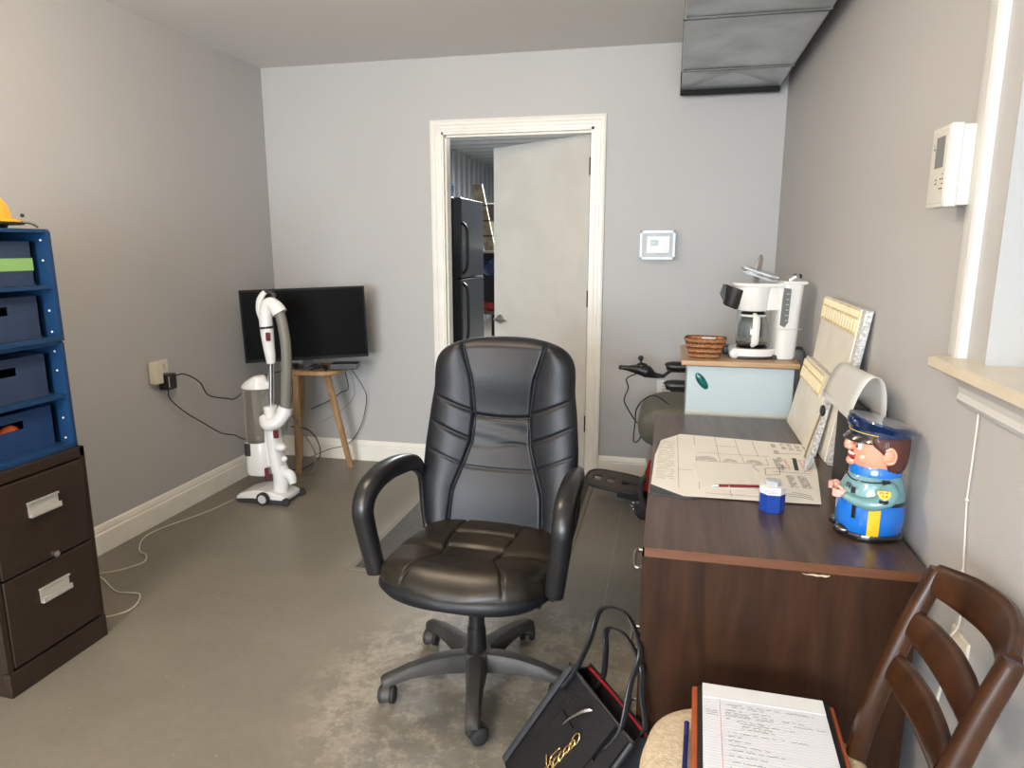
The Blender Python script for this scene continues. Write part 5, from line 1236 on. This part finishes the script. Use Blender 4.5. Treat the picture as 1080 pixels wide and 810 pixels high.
tube(bm, [q(.52, .40), q(.50, .50), q(.56, .52), q(.60, .44)], .0025, 6); tube(bm, [q(.60, .36), q(.585, .50), q(.57, .60)], .002, 6); tube(bm, [q(.44, .52), q(.52, .56), q(.62, .56)], .0025, 6)
obj('gold_charm', bm, GO, hbg, True, ang=0)

# ------------------------------------------------------------------ wooden chair (faces left) with cushion
CHW = wood('dark_chair_wood', (.018, .006, .002), (.066, .025, .009), .30, (14, 14, 4), 2, coat=.1, spec=.4)
ch = thing('wooden_chair', 'worn dark wood slat-back chair in front of the desk at right', 'chair', (.19, 1.06, 0))
stile = lambda y, s: [(.345, y - .02 + s * .010, .0), (.350, y - .02, .25), (.366, y - .025, .47), (.390, y - .022, .60), (.432, y - .008, .73), (.466, y, .820), (.473, y, .842)]
for y, s in ((1.25, 1), (.975, -1)):
    bm = B(); tube(bm, stile(y, s), [.016, .016, .017, .017, .016, .015, .013], 12, k=7, ry=[.013, .014, .015, .015, .015, .015, .014], up=(0, 1, 0), p=3.2); obj('back_post', bm, CHW, ch, True)
def slat(x, z, hgt, bow, name='back_slat', th=.009, tilt=.25):
    bm = B(); P = [(x, 1.245, z), (x + bow * .7, 1.18, z + .003), (x + bow, 1.11, z + .004), (x + bow * .7, 1.045, z + .003), (x, .98, z)]
    tube(bm, P, [th] * 5, 14, k=8, ry=[hgt * .8, hgt, hgt * 1.05, hgt, hgt * .8], up=(tilt, 0, 1), p=3.0); return obj(name, bm, CHW, ch, True)
slat(.470, .826, .034, .042, 'top_rail', .012, .35)
slat(.438, .744, .030, .012, tilt=.4, th=.011); slat(.410, .662, .030, .010, tilt=.4, th=.011)
for y in (1.27, .87):
    bm = B(); tube(bm, [(.02, y, 0), (.025, y - (y - 1.07) * .05, .42)], [.016, .021], 12, smooth=False, p=3); obj('front_leg', bm, CHW, ch, True)
bm = B(); box(bm, .0, .375, 1.265, 1.287, .385, .425, .004); box(bm, .0, .375, .853, .875, .385, .425, .004); box(bm, .0, .022, .875, 1.265, .385, .425, .004); box(bm, .353, .375, .875, 1.265, .385, .425, .004); obj('seat_rail', bm, CHW, ch, True)
bm = B(); cyl(bm, (.03, 1.265, .20), (.345, 1.24, .22), .011); cyl(bm, (.03, .875, .20), (.345, .95, .22), .011); cyl(bm, (.19, 1.24, .21), (.19, .90, .21), .010); obj('stretcher', bm, CHW, ch, True)
CU = mat('cream_woven', (.52, .42, .29), .8, col2=(.66, .56, .41), scale=90, bump=.6, bscale=220)
bm = B(); rings = []
for z, k in ((.425, .94), (.435, .985), (.452, 1), (.466, .985), (.476, .94), (.481, .85), (.482, .4)): rings.append(ell(.190, 1.085, z, .205 * k, .235 * k, 60, p=3.4))
loft(bm, rings); sc = obj('seat_cushion', bm, CU, ch, True, ang=0)
bm = B()
R = ell(.190, 1.085, .436, .205, .235, 60, p=3.4); tube(bm, R + [R[0]], .005, 8, smooth=False); obj('piping', bm, CU, sc, True)

# portfolio with notepad and pen
zc = .4835
pf = thing('leather_portfolio', 'open rust-brown zip portfolio lying on the chair cushion under the notepad', 'folder', (.2, 1.2, zc))
Mp = frame((.099, 1.340, zc), (1, -.035, 0), (0, -1, 0))     # local x right, y toward camera ; z down -> flip
Mp = Mp @ Matrix.Scale(-1, 4, (0, 0, 1))
def lq(x0, x1, y0, y1, z0, z1, bev=0.0): 
    return box(B(), x0, x1, y0, y1, z0, z1, bev, Mp)
PFM = mat('rust_leather', (.38, .085, .025), .5, var=.1, bump=.3)
obj('cover', box(B(), -.020, .252, -.004, .34, .000, .012, .005, Mp), PFM, pf, True)
obj('zip_edge', box(B(), -.010, .242, .000, .335, .0125, .0165, .002, Mp), mat('black_zip', (.012, .012, .014), .6), pf, True)
npd = thing('notepad', 'white ruled legal pad with handwriting lying in the rust-brown portfolio', 'notepad', (.2, 1.2, zc + .017))
def ruled():
    m = mat('ruled_paper', (.80, .80, .82), .55); n = m.node_tree.nodes; l = m.node_tree.links; b = n['Principled BSDF']; return m
obj('paper_pad', lq(.0, .229, .002, .33, .017, .024, .0), ruled(), npd)
Mn = Mp @ Matrix.Translation((0, 0, .024))
obj('ruled_lines', strokes(B(), Mn, [[(.001, .012 + i * .0072), (.228, .012 + i * .0072)] for i in range(42)], .0007), mat('ruling_blue', (.50, .58, .72), .6), npd)
obj('margin_line', strokes(B(), Mn, [[(.033, .003), (.033, .33)]], .0009, z=.0004), mat('ruling_red', (.75, .25, .28), .6), npd)
# folded-back header strip, seen as a smoother white binding
obj('binding_strip', box(B(), .0, .229, .002, .046, .0242, .0252, 0, Mp), mat('binding_white', (.80, .83, .86), .5), npd)
rows = [(.060, .045, .075), (.060, .085, .150), (.060, .155, .205), (.067, .055, .115), (.078, .043, .075), (.078, .092, .125), (.087, .042, .085), (.087, .093, .13), (.087, .145, .185), (.094, .042, .090), (.094, .098, .13), (.097, .165, .222), (.104, .043, .05), (.107, .062, .09), (.107, .10, .12), (.113, .068, .12), (.113, .125, .165), (.121, .07, .125), (.128, .07, .13), (.142, .045, .07), (.142, .072, .13), (.142, .14, .145), (.142, .155, .185), (.153, .045, .07), (.165, .045, .085), (.178, .045, .12), (.190, .05, .14), (.205, .045, .11), (.220, .05, .16), (.236, .045, .10)]
sg = []
for y, a, b_ in rows: sg += scribble(a, b_, y, .0042, rnd)
for y in (.086, .092, .098): sg += scribble(.006, .028, y, .0035, rnd)
obj('handwriting', strokes(B(), Mn, sg, .0006, z=.0004), mat('pencil', (.16, .16, .18), .6), npd)
bp_ = thing('blue_pen', 'dark blue pen clipped at the left edge of the rust-brown portfolio', 'pen', (.062, 1.2, zc))
bm = B(); tube(bm, [Mp @ Vector((-.029, .120, .010)), Mp @ Vector((-.031, .25, .010))], .0048, 12, smooth=False); ball(bm, Mp @ Vector((-.029, .118, .010)), .0052); obj('barrel', bm, mat('blue_pen_plastic', (.010, .015, .10), .25), bp_, True)
bm = B(); tube(bm, [Mp @ Vector((-.029, .120, .0155)), Mp @ Vector((-.030, .160, .0175))], .0017, 8, smooth=False); obj('pen_clip', bm, mat('blue_clip', (.02, .03, .22), .2), bp_, True)

# ------------------------------------------------------------------ right wall: thin white cord, outlet, chargers
bm = B(); tube(bm, [(XR - .004, 1.375, 1.095), (XR - .005, 1.372, 1.0), (XR - .004, 1.375, .93), (XR - .005, 1.36, .86), (XR - .004, 1.345, .76), (XR - .006, 1.335, .70), (XR - .02, 1.34, .665)], .0017, 7)
for z, y in ((.93, 1.375), (.80, 1.351)): ball(bm, (XR - .004, y, z), .004)
WCB = bm
ro = thing('wall_outlet', 'cream wall outlet with plugged charger on right wall behind the wooden chair', 'outlet', (XR, 1.33, .60))
obj('outlet_plate', box(B(), XR - .006, XR, 1.29, 1.365, .565, .685, .002), CREAMP, ro, True)
obj('outlet_box', box(B(), XR - .030, XR - .0065, 1.30, 1.355, .60, .66, .004), WHITEP, ro, True)
bm = B(); tube(bm, [(XR - .02, 1.33, .60), (XR - .03, 1.325, .50), (XR - .02, 1.31, .30), (XR - .03, 1.25, .05), (XR - .06, 1.15, .004)], .003, 7); obj('charger_cord', bm, WCORD, ro, True)
obj('wall_cord', WCB, WCORD, ro, True)['label'] = 'thin white cord running up the wall to the window sill'

# ------------------------------------------------------------------ store room contents
FB = mat('fridge_black', (.012, .012, .013), .25); FG = mat('fridge_dark_steel', (.085, .095, .105), .35, .5)
fr = thing('refrigerator', 'black and dark steel top-freezer refrigerator seen through the doorway', 'refrigerator', (-1.60, 5.75, 0))
fxa, fxb, fya = -1.785, -1.54, 5.30
a = math.radians(0)
bm = B(); box(bm, -2.30, -1.672, 5.27, 5.93, .02, 1.765, .01); obj('fridge_body', bm, FB, fr)
for z0, z1 in ((.06, 1.135), (1.15, 1.76)):
    bm = B(); box(bm, -1.668, -1.602, 5.27, 5.93, z0, z1, .006); dd_ = obj('fridge_door', bm, FB, fr, True)
    obj('door_panel', box(B(), -1.6015, -1.5995, 5.29, 5.925, z0 + .006, z1 - .006), FG, dd_)
    h0, h1 = (z1 - .50, z1 - .03) if z0 < 1 else (z0 + .03, z0 + .42)
    bm = B(); tube(bm, [(-1.60, 5.305, h0), (-1.560, 5.290, h0 + .05), (-1.552, 5.285, (h0 + h1) / 2), (-1.560, 5.290, h1 - .05), (-1.60, 5.305, h1)], .013, 10); obj('door_handle', bm, BLACKP, dd_, True)
bn = B(); rings = [ell(-1.79, 5.42, 1.7655 + z, .075 * k, .12 * k, 24, p=4) for z, k in ((0, .85), (.10, 1), (.105, 1.06), (.115, 1.06))]; loft(bn, rings)
bb = thing('blue_tub', 'blue plastic tub on top of the refrigerator', 'tub', (-1.79, 5.42, 1.7655)); obj('tub_body', bn, mat('blue_tub_plastic', (.01, .12, .26), .4), bb, True)
bm = B()
for i in range(6): tube(bm, [(-1.84 + i * .018, 5.42, 1.80), (-1.84 + i * .02, 5.40, 1.885), (-1.83 + i * .018, 5.40, 1.91 + .01 * (i % 3))], [.014, .018, .008], 8)
solo('crumpled_cloth', bm, mat('teal_cloth', (.03, .16, .24), .8), 'teal crumpled cloth heaped in the blue tub on the refrigerator', 'cloth', (-1.79, 5.42, 1.79), True)
pk_ = thing('wooden_plank', 'weathered wooden plank leaning in the store room beside the refrigerator', 'plank', (-1.82, 7.2, 1.0))
P0 = Vector((-2.03, 7.0, 1.72)); P1 = Vector((-1.90, 7.0, 1.15))
bm = B(); loft(bm, [[p + Vector((sx * .055, sy * .016, 0)) for sx, sy in ((-1, -1), (1, -1), (1, 1), (-1, 1))] for p in (Vector((-1.815, 7.0, 1.35)), Vector((-1.965, 7.05, 2.01)))]); obj('board', bm, mat('weathered_board', (.20, .15, .10), .8, col2=(.42, .34, .24), scale=14), pk_)
bm = B()
for k in (.22, .45, .68):
    p = Vector((-1.815, 7.0, 1.35)).lerp(Vector((-1.965, 7.05, 2.01)), k); box(bm, p.x - .058, p.x + .058, p.y - .020, p.y + .020, p.z - .006, p.z + .006)
obj('band', bm, BLACKP, pk_)
tb2 = thing('workbench', 'dark workbench with cream top in the store room behind the office door', 'workbench', (-1.6, 7.3, 0))
obj('bench_top', box(B(), -1.97, -1.1, 6.95, 7.6, 1.325, 1.35, .003), mat('cream_bench', (.45, .42, .33), .5), tb2)
obj('bench_body', box(B(), -1.94, -1.12, 7.15, 7.6, .74, 1.325, .003), BLACKP, tb2)
obj('bench_shelf', box(B(), -1.96, -1.1, 6.95, 7.6, .70, .735, .003), mat('bench_wood', (.14, .08, .045), .5), tb2)
for x in (-1.93, -1.14):
    for y in (6.98, 7.57): obj('leg', box(B(), x - .02, x + .02, y - .02, y + .02, 0, .70), BLACKP, tb2)
bw = thing('black_box', 'black box fixed on cream board above the store room bench', 'box', (-1.8, 7.62, 1.9))
obj('box_body', box(B(), -1.99, -1.55, 7.45, 7.62, 1.66, 1.84, .004), BLACKP, bw)
obj('mount_board', box(B(), -2.02, -1.4, 7.625, 7.64, 1.352, 1.86), mat('cream_board', (.40, .40, .33), .6), bw)
bm = B()
for i in range(5): ball(bm, (-1.93 + .05 * i, 7.02 + .02 * (i % 2), 1.20 - .02 * (i % 3)), .075, 1, .8, .9)
solo('blue_tarp', bm, mat('blue_tarp', (.015, .035, .12), .5), 'crumpled dark blue tarp hung under the store room bench top', 'tarp', (-1.85, 7.05, 1.13), True)
bm = B(); ball(bm, (-1.90, 6.98, .79), .05, 1.4, 1, 1); ball(bm, (-1.82, 7.0, .78), .045, 1.3, 1, 1)
solo('red_bag', bm, mat('red_cloth', (.32, .02, .02), .6), 'red cloth bag on the lower shelf of the store room bench', 'bag', (-1.87, 6.99, .74), True)
